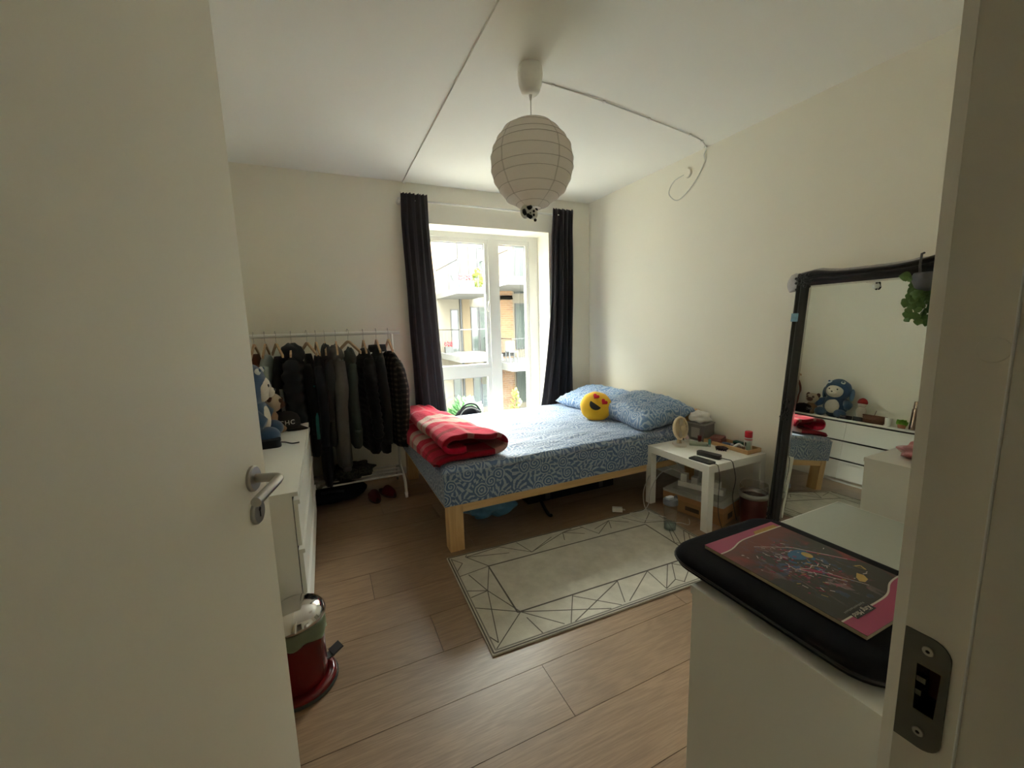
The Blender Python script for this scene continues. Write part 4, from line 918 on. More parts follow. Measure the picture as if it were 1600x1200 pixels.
obj('power_bank_body', prism(B(), rrect(-.026, .026, -.080, .080, .018), .0005, .026), M_black, pbk, xf=XP, bevel=.008, seg=3); obj('port', bx(-.006, .006, -.0812, -.0795, .009, .016), M_steel, pbk, xf=XP)
ph = thing('phone', (2.19, 1.85, T), 'black smartphone lying at the table edge', 'phone'); XQ = Matrix.Translation((2.192, 1.832, T)) @ Matrix.Rotation(math.radians(6), 4, 'Z')
obj('phone_body', prism(B(), rrect(-.036, .036, -.078, .078, .010), .0002, .0085), M_black, ph, xf=XQ, bevel=.002); obj('screen', prism(B(), rrect(-.033, .033, -.075, .075, .008), .0086, .0089), mat('dark_glass', (.015, .016, .018), .08), ph, xf=XQ); obj('camera_bump', prism(B(), rrect(.0, .028, .040, .07, .006), .009, .0095), M_black, ph, xf=XQ)
def cable(name, label, pts, r, m): return tag(obj(name, tube(B(), spline(pts, 8), r, 6), m, smooth=True), label, 'cable')
cable('power_cable', 'black cable running from the power bank over the table edge', [(2.314, 1.786, T+.012), (2.33, 1.76, T+.008), (2.34, 1.728, T+.004), (2.345, 1.715, .42), (2.355, 1.705, .33), (2.345, 1.712, .22), (2.36, 1.70, .10), (2.40, 1.715, .045), (2.45, 1.745, .012)], .0026, M_darkcord)
cable('phone_cable', 'black cable hanging from the phone down to the floor', [(2.20, 1.752, T+.005), (2.205, 1.735, T+.003), (2.21, 1.722, .44), (2.215, 1.712, .36), (2.215, 1.716, .25), (2.22, 1.714, .12), (2.235, 1.69, .02), (2.26, 1.70, .006)], .0022, M_darkcord)
# cardboard box under the table
cb = thing('cardboard_box', (2.36, 2.02, 0), 'cardboard box lying under the side table', 'box'); XC = Matrix.Translation((2.385, 1.98, 0)) @ Matrix.Rotation(math.radians(14), 4, 'Z')
obj('box_body', bx(-.14, .15, -.21, .22, .001, .125), M_card, cb, xf=XC, bevel=.002); obj('box_flap', bx(-.142, .152, -.212, .222, .088, .128), mat('cardboard_lid', (.40, .20, .085), .85), cb, xf=XC, bevel=.002)
obj('print_mark', bx(-.07, .0, -.2125, -.2115, .03, .07), mat('box_print', (.05, .03, .015), .8), cb, xf=XC); obj('print_mark', bx(-.1415, -.1405, -.05, .05, .03, .06), MATS['box_print'], cb, xf=XC)
fb = thing('white_board', (2.36, 2.02, .13), 'flat white panel lying on the cardboard box', 'panel'); obj('panel', prism(B(), rrect(-.15, .155, -.215, .225, .015), .129, .143), mat('grey_white', (.42, .40, .36), .5), fb, xf=XC, bevel=.003); obj('panel_rim', prism(B(), rrect(-.10, .11, -.17, .18, .02), .1432, .146), mat('panel_inner', (.36, .345, .315), .5), fb, xf=XC)
ps = thing('power_strip', (2.40, 2.02, .146), 'white power strip with plugs on the panel under the table', 'power strip'); XS = XC @ Matrix.Translation((.02, .02, .1465)) @ Matrix.Rotation(math.radians(8), 4, 'Z')
obj('strip_body', prism(B(), rrect(-.03, .03, -.16, .16, .012), 0, .04), M_whiteplastic, ps, xf=XS, bevel=.005)
for k in range(4): obj('plug', bx(-.022, .022, -.13+k*.075, -.085+k*.075, .0405, .085+.012*(k % 2)), mat('plug_white', (.60, .585, .54), .45), ps, xf=XS, bevel=.006)
cable('white_cable', 'white cable looping from the power strip past the table leg', [(2.36, 2.10, .235), (2.30, 2.16, .27), (2.20, 2.20, .24), (2.11, 2.20, .13), (2.06, 2.17, .04), (1.97, 2.14, .015), (1.88, 2.16, .013), (1.90, 2.05, .013), (1.99, 1.99, .013)], .003, M_cord)
cable('white_cable', 'second white cable arching higher beside the bed', [(2.38, 2.13, .25), (2.32, 2.26, .34), (2.22, 2.262, .30), (2.09, 2.24, .15), (2.05, 2.21, .06), (2.02, 2.13, .012), (2.06, 2.0, .012)], .003, M_cord)
cable('white_cable', 'short white charging cable with a plug on the floor by the bottle', [(2.02, 1.93, .012), (2.09, 1.90, .010), (2.12, 1.86, .006), (2.16, 1.885, .006), (2.185, 1.915, .010)], .0025, M_cord)
chg = thing('charger', (1.84, 2.235, 0), 'white charger plug on the rug edge beside the bed', 'charger'); XK = Matrix.Translation((1.835, 2.235, .0095)) @ Matrix.Rotation(math.radians(-35), 4, 'Z')
obj('charger_body', bx(-.04, .03, -.016, .016, 0, .028), M_whiteplastic, chg, xf=XK, bevel=.007, seg=3)
for s in (-1, 1): obj('prong', cyl(B(), (.03, .007*s, .014), (.05, .007*s, .014), .0025, 8), M_steel, chg, xf=XK)
# shaker bottle
sb = thing('shaker_bottle', (1.965, 1.87, 0), 'clear water bottle with a grey lid standing on the rug', 'bottle')
SBX, SBY = 1.962, 1.868
M_sb = clear('bottle_plastic', (.95, .95, .94), .07, .10)
obj('bottle_body', lathe(B(), [(.0001, .0095), (.034, .0095), (.037, .014), (.044, .19), (.0435, .19), (.0365, .016), (.0001, .012)], (SBX, SBY, 0), 28), M_sb, sb, smooth=True)
obj('water', lathe(B(), [(.0001, .0125), (.0355, .0165), (.0372, .055), (.0001, .055)], (SBX, SBY, 0), 28), clear('water', (.72, .78, .80), .10, .02), sb, smooth=True)
ld = obj('screw_lid', lathe(B(), [(.0001, .188), (.046, .188), (.046, .213), (.040, .222), (.0001, .222)], (SBX, SBY, 0), 32), mat('slate_lid', (.10, .105, .125), .4), sb, auto=.6)
obj('flip_cap', prism(B(), rrect(SBX-.034, SBX+.020, SBY-.016, SBY+.016, .012), .2225, .236), mat('pale_cap', (.42, .45, .47), .35), ld, bevel=.003); obj('carry_loop', tube(B(), spline([(SBX+.02, SBY, .215), (SBX+.048, SBY, .232), (SBX+.055, SBY, .205), (SBX+.044, SBY, .195)], 5), .005, 8), MATS['slate_lid'], ld, smooth=True)
# brown waste bin by the wall
wb = thing('waste_bin', (2.60, 1.665, 0), 'dark red waste bin with a clear liner and silver rim beside the mirror', 'bin')
WBX, WBY = 2.47, 1.655; WBR = .082
obj('bin_body', lathe(B(), [(.0001, .002), (WBR-.012, .002), (WBR, .215), (WBR-.003, .215), (WBR-.015, .01), (.0001, .008)], (WBX, WBY, 0), 32), mat('oxblood', (.075, .014, .012), .35, var=.1), wb, auto=.6)
obj('rim', lathe(B(), [(WBR-.002, .215), (WBR+.003, .215), (WBR+.003, .247), (WBR-.002, .247)], (WBX, WBY, 0), 32, cap=False), mat('silver_rim', (.36, .345, .31), .3, .6), wb, smooth=True)
obj('liner', lathe(B(), [(WBR-.001, .247), (WBR+.001, .27), (WBR-.001, .298)], (WBX, WBY, 0), 32, cap=False), clear('liner_film', (.82, .80, .76), .15, .2), wb, smooth=True)
obj('liner_lip', tube(B(), [(WBX+WBR*math.cos(k*PI/20), WBY+WBR*math.sin(k*PI/20), .298+.006*math.sin(k*.9)) for k in range(41)], .0014, 5, cap=False), mat('liner_edge', (.45, .43, .38), .4), wb)

# ------------------------------------------------------------------ red pedal bin by the door
PBX, PBY = -.198, 1.655; pr = .101
pbn = thing('pedal_bin', (PBX, PBY, 0), 'red pedal bin with a chrome lid and green liner by the door', 'bin')
M_rb = mat('red_enamel', (.12, .003, .004), .22, var=.05)
obj('bin_body', lathe(B(), [(.0001, .012), (pr, .012), (pr, .262), (pr-.003, .262), (pr-.003, .016), (.0001, .016)], (PBX, PBY, 0), 44), M_rb, pbn, auto=.6)
obj('base_flange', lathe(B(), [(.0001, .008), (pr+.030, .008), (pr+.033, .014), (pr+.028, .026), (pr+.001, .034), (pr+.001, .012)], (PBX, PBY, 0), 44, cap=False), M_rb, pbn, smooth=True)
obj('rubber_ring', lathe(B(), [(.0001, .001), (pr+.036, .001), (pr+.038, .006), (pr+.034, .014), (.0001, .012)], (PBX, PBY, 0), 44), mat('rubber', (.03, .032, .028), .7), pbn, auto=.6)
pd = obj('pedal', bx(-.022, .022, 0, .045, 0, .007), mat('pedal_black', (.02, .02, .022), .5), pbn, bevel=.002, xf=Matrix.Translation((PBX+.115, PBY+.035, .055)) @ Matrix.Rotation(math.radians(-65), 4, 'Z') @ Matrix.Rotation(math.radians(18), 4, 'X'))
obj('pedal_arm', bx(-.018, .018, -.03, .005, 0, .006), M_black, pbn, xf=Matrix.Translation((PBX+.115, PBY+.035, .050)) @ Matrix.Rotation(math.radians(-65), 4, 'Z'))
bm = B(); R_ = []
NL = 60
for k, (dr, z) in enumerate([(-.006, .255), (-.001, .272), (.004, .275), (.007, .266), (.008, .248), (.009, .228), (.0085, .212)]):
    R_.append([Vector((PBX+(pr+dr+.004*noise.noise(Vector((a*.5, k*.4, 1))))*math.cos(2*PI*a/NL), PBY+(pr+dr+.004*noise.noise(Vector((a*.5, k*.4, 1))))*math.sin(2*PI*a/NL), z+(.024*noise.noise(Vector((math.cos(2*PI*a/NL)*1.6, math.sin(2*PI*a/NL)*1.6, 3)))*(k/6)) +(.012*noise.noise(Vector((a*.25, 9, 0))) if k >= 5 else 0))) for a in range(NL)])
loft(bm, R_, cap=False); bmesh.ops.solidify(bm, geom=bm.faces, thickness=.0012)
obj('bag_liner', bm, mat('pale_green_bag', (.36, .42, .28), .35, var=.15, vs=25), pbn, smooth=True)
lid = [(.1015, .0), (.103, .008), (.101, .016), (.093, .030), (.074, .044), (.045, .054), (.015, .058), (.0001, .058)]
XLd = Matrix.Translation((PBX, PBY, .270)) @ Matrix.Translation((-.10, 0, 0)) @ Matrix.Rotation(math.radians(-4), 4, 'Y') @ Matrix.Scale(1.06, 4) @ Matrix.Translation((.10, 0, 0))
obj('dome_lid', lathe(B(), lid, n=48), M_chrome, pbn, xf=XLd, smooth=True)
obj('rear_hinge', bx(PBX-.112, PBX-.096, PBY-.03, PBY+.03, .22, .285), M_black, pbn, bevel=.003)

# ------------------------------------------------------------------ clothes rack
rk = thing('clothes_rack', (.03, 3.48, 0), 'white metal clothes rack beside the window', 'clothes rack')
RYc = 3.48
obj('hanging_bar', cyl(B(), (-.53, RYc, 1.342), (.572, RYc, 1.342), .0145, 16), M_whitemetal, rk, auto=.8)
for x in (-.49, .505):
    obj('post', cyl(B(), (x, RYc, .19), (x, RYc, 1.335), .0115, 14), M_whitemetal, rk, auto=.8)
    for s in (-1, 1):
        P_ = spline([(x, RYc, .21), (x, RYc+.05*s, .185), (x, RYc+.15*s, .160), (x, RYc+.205*s, .125), (x, RYc+.222*s, .06), (x, RYc+.225*s, .045)], 6)
        f_ = obj('foot', tube(B(), P_, .011, 12), M_whitemetal, rk, smooth=True)
        bm = cyl(B(), (x-.009, RYc+.228*s, .020), (x+.009, RYc+.228*s, .020), .019, 18); box(bm, x-.012, x+.012, RYc+.214*s if s > 0 else RYc-.236, RYc+.236 if s > 0 else RYc-.214, .030, .048)
        obj('caster', bm, M_whiteplastic, f_)
for k in range(4):
    y = 3.345+.085*k; obj('shelf_rod', cyl(B(), (-.49, y, .172), (.505, y, .172), .0075, 10), M_whitemetal, rk, auto=.8)

def fabric(name, c, rough=.95, **kw): return mat(name, c, rough, var=kw.get('var', .12), vs=kw.get('vs', 30), bump=.25, bs=350, sheen=kw.get('sheen', .08), spec=.15)
def flannel():
    t = NT('check_flannel'); g = t.coord(scale=(1, 1, 1)); sp = t.n('SeparateXYZ'); t.l(g, sp.inputs[0])
    s = t.math('ADD', sp.outputs[0], sp.outputs[1])
    a = t.math('GREATER_THAN', t.math('SINE', t.math('MULTIPLY', s, 150)), .30); b = t.math('GREATER_THAN', t.math('SINE', t.math('MULTIPLY', sp.outputs[2], 150)), .30)
    m_ = t.mix(t.math('MULTIPLY', a, b), (.012, .012, .012), (.14, .115, .095)); t.col(t.mix(t.math('MULTIPLY', t.math('MAXIMUM', a, b), .25), m_, (.10, .085, .07))); t.set(Roughness=.95); return t.m
def garment(name, cat, label, xc, ztop, zbot, ht, hw, m, quilt=0, sleeve=None, hood=False, seed=0, flare=1.1, rotz=0, near=.0, collar=None, stripe=None):
    """hangs from the bar; body is thin along the bar and wide across it"""
    t = thing(name, (xc, RYc, zbot), label, cat)
    n = 36; K = 44 if not quilt else 70; R_ = []
    X_ = Matrix.Translation((xc, RYc-near, 0)) @ Matrix.Rotation(rotz, 4, 'Z')
    L = ztop-zbot
    for k in range(K+1):
        s = k/K; z = ztop-L*s; sh = min(1, s*L/.11)
        b = .045+(hw-.045)*(sh**.62); a = .022+(ht-.022)*(sh**.8)
        b *= 1+(flare-1)*max(0, s-.2)
        a *= 1+.35*(flare-1)*s
        if s > .97: a *= .93
        r = []
        q = 1-.24*abs(math.cos(PI*s*quilt))**5 if quilt else 1
        for i in range(n):
            th = 2*PI*i/n; c_, s_ = math.cos(th), math.sin(th)
            fold = 1+.16*noise.noise(Vector((c_*1.6+seed, s_*2.6, s*1.6)))*min(1, s*3)+.10*math.sin(th*5+seed+s*2)*s
            r.append(Vector((a*fold*q*math.copysign(abs(c_)**.8, c_), b*(1+.05*noise.noise(Vector((th, s*4, seed))))*math.copysign(abs(s_)**.9, s_), z+(.016*noise.noise(Vector((c_*2, s_*2, seed+3))) if k == K else 0))))
        R_.append(r)
    obj('body', loft(B(), R_), m, t, xf=X_, smooth=True)
    if sleeve:
        for sg, ln in ((-1, sleeve), (1, sleeve)):
            P_ = []; rr = []
            nk = 16 if not quilt else 40
            for k in range(nk+1):
                s = k/nk; y = sg*(hw*.80+.045*math.sin(min(1, s*3)*PI/2)+.012*math.sin(s*5+seed)); z = ztop-.075-ln*s
                P_.append((.012*math.sin(s*4+seed)+(.006 if sg < 0 else 0), y, z))
                q = 1-.24*abs(math.cos(PI*s*quilt*ln/L))**5 if quilt else 1+.07*math.sin(s*22+seed)
                rr.append(max(.010, ht*(.95-.25*s)*q*(.62+.38*min(1, s*6))))
            sl_ = obj('sleeve', tube(B(), P_, rr, 14), m, t, xf=X_, smooth=True)
            e0, e1 = Vector(P_[-1]), Vector(P_[-1])+Vector((0, 0, -.035))
            obj('cuff', tube(B(), [e0+Vector((0, 0, .004)), e1], [rr[-1]*1.02, rr[-1]*.9], 14), m, sl_, xf=X_, smooth=True)
    if hood: obj('hood', ell(B(), (.0, -.055, ztop-.035), (ht*1.05, .105, .085), 22, 14, .25, seed), m, t, xf=X_, smooth=True)
    if collar: obj('collar', loft(B(), [ring((0, -.01, ztop-.045), .055, 22, ry=.075), ring((0, -.012, ztop-.01), .050, 22, ry=.070), ring((0, -.012, ztop+.012), .046, 22, ry=.066), ring((0, -.012, ztop+.008), .040, 22, ry=.06), ring((0, -.01, ztop-.03), .04, 22, ry=.06)], cap=False), collar, t, xf=X_, smooth=True)
    if stripe: obj('stripe', tube(B(), [(ht*.55, -hw*1.12, ztop-.22), (ht*.65, -hw*1.16, ztop-.40), (ht*.62, -hw*1.14, ztop-.62)], .012, 8), stripe, t, xf=X_, smooth=True)
    return t
def hanger(x, label, tilt=0, size=.19):
    t = thing('coat_hanger', (x, RYc, 1.20), label, 'hanger', 'wooden hangers on the rack')
    X_ = Matrix.Translation((x, RYc, 0)) @ Matrix.Rotation(tilt, 4, 'Z')
    hk = spline([(0, .012, 1.362), (0, .018, 1.350), (0, .016, 1.370), (0, 0, 1.3775), (0, -.016, 1.368), (0, -.017, 1.350), (0, -.008, 1.33), (0, 0, 1.31), (0, 0, 1.278)], 5)[5:]
    obj('hook', tube(B(), hk, .0016, 6), M_steel, t, xf=X_, smooth=True)
    A = spline([(0, -size-.02, 1.20), (0, -size*.5, 1.247), (0, 0, 1.278), (0, size*.5, 1.247), (0, size+.02, 1.20)], 6)
    bm = B(); R_ = [[p+Vector((dx, 0, dz)) for dx, dz in ((-.006, -.011), (.006, -.011), (.006, .011), (-.006, .011))] for p in A]; loft(bm, R_)
    obj('hanger_arm', bm, M_hang, t, xf=X_, bevel=.002)
    return t
F_navy, F_blk, F_grey, F_mint = fabric('navy_black', (.010, .011, .014)), fabric('jet_black', (.008, .0085, .009)), fabric('taupe_grey', (.105, .095, .088)), fabric('mint_knit', (.33, .38, .33))
F_rust, F_dgreen, F_dgrey, F_coat, F_lgrey, F_teal = fabric('rust_brown', (.12, .035, .016)), fabric('dark_green', (.045, .055, .050)), fabric('dark_grey', (.035, .034, .034)), fabric('ink_coat', (.010, .011, .016)), fabric('stripe_grey', (.13, .13, .125)), fabric('teal_lining', (.03, .16, .16))
garment('jacket', 'jacket', 'rust brown jacket at the left end of the rack', -.465, 1.215, .62, .040, .20, F_rust, sleeve=.45, seed=1)
garment('sweater', 'sweater', 'pale mint sweater hanging second from the left', -.395, 1.205, .60, .040, .21, F_mint, sleeve=.52, seed=2, rotz=-.10)
garment('jacket', 'jacket', 'black jacket with a grey sleeve stripe beside the mint sweater', -.325, 1.19, .58, .036, .20, F_blk, sleeve=.5, seed=3, stripe=F_lgrey)
garment('puffer_jacket', 'jacket', 'navy black puffer jacket with a hood above the black cap', -.225, 1.235, .56, .076, .215, F_navy, quilt=9, sleeve=.55, hood=True, seed=4)
garment('jacket', 'jacket', 'dark jacket showing a teal lining between puffer and long coat', -.120, 1.20, .44, .038, .20, F_blk, sleeve=.48, seed=5, stripe=F_teal)
garment('long_coat', 'coat', 'long inky coat hanging almost to the rack shelf', -.058, 1.185, .20, .040, .22, F_coat, sleeve=.60, seed=6, flare=1.05)
garment('jacket', 'jacket', 'charcoal hooded jacket left of the grey hoodie', .004, 1.225, .50, .036, .20, F_dgrey, sleeve=.42, hood=True, seed=7)
garment('hoodie', 'hoodie', 'long taupe grey hoodie in the middle of the rack', .066, 1.215, .31, .052, .215, F_grey, sleeve=.80, hood=True, seed=8, rotz=.06)
garment('hoodie', 'hoodie', 'dark green hoodie right of the grey hoodie', .172, 1.185, .46, .042, .20, F_dgreen, sleeve=.50, hood=True, seed=9)
garment('quilted_jacket', 'jacket', 'black jacket with fine horizontal quilting', .285, 1.225, .40, .060, .215, F_blk, quilt=16, sleeve=.62, seed=10, rotz=.10)
garment('jacket', 'jacket', 'black jacket with a grey collar near the right post', .385, 1.235, .39, .045, .21, F_blk, sleeve=.66, seed=11, collar=F_dgrey)
garment('flannel_shirt', 'shirt', 'black and grey checked flannel shirt at the right end', .478, 1.19, .42, .040, .215, flannel(), sleeve=.60, seed=12, rotz=.25)
hl = ['wooden hanger holding the rust brown jacket', 'wooden hanger holding the mint sweater', 'wooden hanger holding the jacket with the grey stripe', 'wooden hanger holding the navy puffer jacket', 'wooden hanger holding the teal lined jacket', 'wooden hanger holding the long inky coat', 'wooden hanger holding the charcoal hooded jacket', 'wooden hanger holding the taupe hoodie', 'wooden hanger holding the dark green hoodie', 'wooden hanger holding the quilted jacket', 'wooden hanger holding the grey collared jacket', 'wooden hanger holding the checked shirt']
for k, x in enumerate((-.465, -.395, -.325, -.225, -.120, -.058, .004, .082, .172, .285, .385, .478)):
    hanger(x, hl[k], [0, .0, .25, 0, .3, .1, 0, 0, .35, 0, 0, 0][k])
# things on and under the rack
cam_m = NT('camouflage'); g_ = cam_m.coord(); cn = cam_m.noise(g_, 26, 2, .5, .4); cam_m.col(cam_m.ramp(cn, [(0, (.012, .013, .010)), (.44, (.030, .034, .022)), (.52, (.06, .062, .045)), (.6, (.012, .012, .010))], 'CONSTANT')); cam_m.set(Roughness=.95)
def mound(name, label, cat, c, r, m, jit, seed): return tag(obj(name, ell(B(), c, r, 40, 24, jit, seed), m, smooth=True), label, cat)
mound('camouflage_shirt', 'crumpled camouflage garment on the rack shelf', 'clothing', (.10, 3.45, .235), (.17, .13, .062), cam_m.m, .5, 3)
mound('white_cloth', 'small crumpled white cloth on the rack shelf', 'clothing', (-.12, 3.36, .215), (.07, .06, .042), mat('dull_white_cloth', (.20, .195, .17), .95, var=.4, vs=30), .6, 8)
dbg = thing('duffel_bag', (-.03, 3.45, 0), 'black duffel bag on the floor under the rack', 'bag')
obj('bag_body', ell(B(), (-.03, 3.47, .075), (.24, .15, .075), 36, 16, .15, 4), M_blackfab, dbg, smooth=True); obj('bag_handle', tube(B(), spline([(-.12, 3.36, .12), (-.05, 3.33, .135), (.04, 3.335, .12)], 6), .009, 8), M_black, dbg, smooth=True)
def slipper(x, y, rot, m1, m2, label):
    t = thing('slipper', (x, y, 0), label, 'slipper', 'pair of slippers'); X_ = Matrix.Translation((x, y, 0)) @ Matrix.Rotation(rot, 4, 'Z')
    def out(s): return [(math.cos(a)*(.046 if math.sin(a) < 0 else .042)*s, math.sin(a)*.122*s) for a in [2*PI*k/28 for k in range(28)]]
    obj('sole', prism(B(), out(1), .001, .018), mat('slipper_sole', (.05, .025, .02), .8), t, xf=X_, bevel=.004)
    obj('footbed', prism(B(), out(.92), .0185, .022), m2, t, xf=X_)
    R_ = []
    for k in range(9):
        s = k/8; y_ = -.118+.125*s; wv = .046*math.sqrt(max(.05, 1-((y_)/.124)**2)); h = .022+.042*math.sin(PI*(.08+.5*s)); R_.append([Vector((wv*math.cos(PI*i/12), y_, .016+h*math.sin(PI*i/12))) for i in range(13)])
    bm = loft(B(), R_, closed=False); bmesh.ops.solidify(bm, geom=bm.faces, thickness=.006); obj('upper', bm, m1, t, xf=X_, smooth=True)
slipper(.262, 3.36, .12, fabric('rose_felt', (.17, .035, .04)), fabric('rose_lining', (.06, .010, .012)), 'faded pink slipper on the floor below the rack'); slipper(.372, 3.40, .38, fabric('red_felt_slip', (.10, .008, .012)), fabric('red_lining', (.04, .006, .008)), 'dark red slipper nearer the bed')

# ------------------------------------------------------------------ things on the dresser
D = .7205
M_blue = mat('blue_plush', (.030, .075, .145), .95, var=.2, vs=50, bump=.5, bs=250, sheen=.4); M_wplush = mat('cream_plush', (.62, .57, .47), .95, var=.1, vs=50, bump=.4, bs=250)
bpz = thing('blue_plush', (-0.465, 2.80, D), 'big plush toy in a blue hooded suit on the dresser', 'plush toy')
obj('body', ell(B(), (-0.435, 2.80, D+.145), (.115, .130, .145), 30, 18, .08, 2), M_blue, bpz, smooth=True)
hdp = obj('hood_head', ell(B(), (-0.430, 2.80, D+.335), (.125, .140, .135), 32, 20, .06, 5), M_blue, bpz, smooth=True)
obj('face', ell(B(), (-0.354, 2.80, D+.318), (.066, .096, .080), 28, 16), M_wplush, hdp, smooth=True); obj('snout', ell(B(), (-0.298, 2.80, D+.295), (.032, .045, .032), 20, 12), M_wplush, hdp, smooth=True)
obj('nose', ell(B(), (-0.266, 2.80, D+.307), (.007, .010, .008), 12, 8), M_black, hdp, smooth=True)
for s in (-1, 1):
    obj('eye', ell(B(), (-0.298, 2.80+.042*s, D+.338), (.006, .009, .010), 12, 8), M_black, hdp, smooth=True)
    e_ = obj('hood_eye', ell(B(), (-0.351, 2.80+.070*s, D+.425), (.020, .024, .020), 14, 10), mat('eye_white', (.62, .62, .60), .6), hdp, smooth=True); obj('hood_pupil', ell(B(), (-0.338, 2.80+.074*s, D+.432), (.011, .013, .011), 12, 8), M_blue, e_, smooth=True)
    obj('arm', tube(B(), [(-0.425, 2.80+.10*s, D+.20), (-0.376, 2.80+.155*s, D+.165), (-0.326, 2.80+.165*s, D+.135)], [.040, .046, .034], 16), M_blue, bpz, smooth=True)
    obj('foot', ell(B(), (-0.321, 2.80+.105*s, D+.052), (.075, .062, .052), 22, 14), M_blue, bpz, smooth=True)
    obj('side_fin', ell(B(), (-0.455, 2.80+.145*s, D+.29), (.05, .022, .075), 16, 10), M_blue, hdp, smooth=True)
obj('belly_patch', ell(B(), (-0.354, 2.80, D+.135), (.042, .082, .088), 24, 14), M_wplush, bpz, smooth=True)
bpz.scale = (.80, 1, 1); bpz.location.x = -.455
pug = thing('puppy_plush', (-.36, 3.03, D), 'small tan puppy plush beside the blue plush', 'plush toy'); M_tan = mat('tan_plush', (.34, .22, .13), .95, var=.15, bump=.4); M_br = mat('brown_plush', (.10, .045, .025), .95)
obj('body', ell(B(), (-.37, 3.03, D+.075), (.06, .065, .075), 20, 14), M_tan, pug, smooth=True); ph_ = obj('head', ell(B(), (-.345, 3.02, D+.195), (.062, .072, .064), 22, 14), mat('beige_plush', (.44, .35, .25), .95), pug, smooth=True)
obj('muzzle', ell(B(), (-.292, 3.02, D+.180), (.025, .035, .026), 16, 10), M_br, ph_, smooth=True)
for s in (-1, 1): obj('ear', ell(B(), (-.35, 3.02+.058*s, D+.235), (.016, .024, .030), 12, 8), M_br, ph_, smooth=True); obj('eye_patch', ell(B(), (-.292, 3.02+.033*s, D+.210), (.012, .014, .015), 12, 8), M_br, ph_, smooth=True); obj('paw', ell(B(), (-.31, 3.03+.05*s, D+.026), (.04, .026, .026), 14, 10), M_tan, pug, smooth=True)
# cap
cp_ = thing('baseball_cap', (-.26, 3.09, D), 'black baseball cap with white letters CHC on the dresser end', 'cap'); XCp = Matrix.Translation((-.285, 3.075, D)) @ Matrix.Rotation(math.radians(-30), 4, 'Z')
M_cap = mat('cap_black', (.007, .007, .008), .9, var=.2)
obj('crown', lathe(B(), [(.085, .004), (.092, .03), (.090, .065), (.077, .095), (.05, .113), (.02, .119), (.0001, .120)], n=36), M_cap, cp_, xf=XCp, smooth=True)
def brim():
    R_ = []
    for k in range(13):
        a = -1.0+2.0*k/12; d = .058*math.cos(a*1.25)**.7 if abs(a) < 1.2 else 0
        R_.append([Vector((math.cos(a)*.086, math.sin(a)*.088, .010+.006*math.cos(a))), Vector((math.cos(a)*(.088+d*.5), math.sin(a)*(.090), .010)), Vector((math.cos(a)*(.09+d*1.1), math.sin(a)*.088, .003-.0*d))])
    bm = loft(B(), R_, closed=False); bmesh.ops.solidify(bm, geom=bm.faces, thickness=.003); return bm
obj('brim', brim(), M_cap, cp_, xf=XCp, smooth=True); obj('top_button', ell(B(), (0, 0, .121), (.007, .007, .004), 10, 6), M_cap, cp_, xf=XCp)
M_let = mat('white_thread', (.55, .55, .53), .8)
for k, (ch, a) in enumerate((('C', -.36), ('H', 0), ('C', .36))):
    aa = math.radians(-78) + a
    XT = Matrix.Translation((-.285, 3.075, D)) @ Matrix.Rotation(aa, 4, 'Z') @ Matrix.Translation((.0925, 0, .058)) @ Matrix.Rotation(PI/2, 4, 'Z') @ Matrix.Rotation(math.radians(83), 4, 'X')
    obj('letter', text_bm(ch, .042, XT, .0012), M_let, cp_)
# crossbody bag with strap, pouch
xb = thing('belt_bag', (-.33, 2.60, D), 'small dark navy bag with a loose strap in front of the blue plush', 'bag')
obj('bag_body', prism(B(), rrect(-.42, -.275, 2.59, 2.665, .025), D, D+.045), mat('ink_navy', (.010, .012, .020), .6), xb, bevel=.012, seg=3); obj('zip', bx(-.2752, -.2740, 2.60, 2.655, D+.030, D+.033), M_steel, xb)
obj('loose_strap', tube(B(), spline([(-.28, 2.64, D+.02), (-.255, 2.65, D+.012), (-.225, 2.64, D+.004), (-.20, 2.636, D+.004), (-.185, 2.642, D+.004)], 5), .004, 6), M_black, xb, smooth=True)
# red-capped doll, basket, cup, plant, thermos (seen in the mirror)
dd = thing('capped_doll', (-.38, 2.545, D), 'white toy with a red cap standing on a black stand on the dresser', 'toy'); M_rw = mat('red_wool', (.30, .02, .02), .95)
obj('stand', prism(B(), rrect(-.52, -.39, 2.49, 2.585, .01), D, D+.05), M_black, dd, bevel=.003); obj('body', ell(B(), (-.455, 2.54, D+.115), (.045, .05, .066), 18, 12), M_wplush, dd, smooth=True); dh = obj('head', ell(B(), (-.45, 2.54, D+.195), (.038, .042, .036), 18, 12), M_wplush, dd, smooth=True)
obj('red_cap', lathe(B(), [(.046, 0), (.048, .02), (.035, .05), (.012, .066), (.0001, .068)], (-.45, 2.54, D+.208), 22), M_rw, dh, smooth=True)
for s in (-1, 1): obj('leg', cyl(B(), (-.452, 2.54+.024*s, D+.05), (-.452, 2.54+.024*s, D+.085), .017, 12), M_wplush, dd, smooth=True)
bk = thing('woven_basket', (-.38, 2.425, D), 'low brown woven basket on the dresser', 'basket'); M_wick = mat('wicker', (.13, .055, .03), .8, var=.4, vs=80, bump=.6, bs=120)
bm = loft(B(), [[Vector((-.445+ax*math.cos(t), 2.40+ay*math.sin(t), D+z)) for t in [2*PI*i/32 for i in range(32)]] for ax, ay, z in ((.001, .001, .002), (.07, .085, .002), (.082, .10, .05), (.088, .108, .095), (.083, .103, .095), (.077, .095, .05), (.065, .08, .012), (.001, .001, .010))], cap=False)
obj('basket_wall', bm, M_wick, bk, smooth=True)
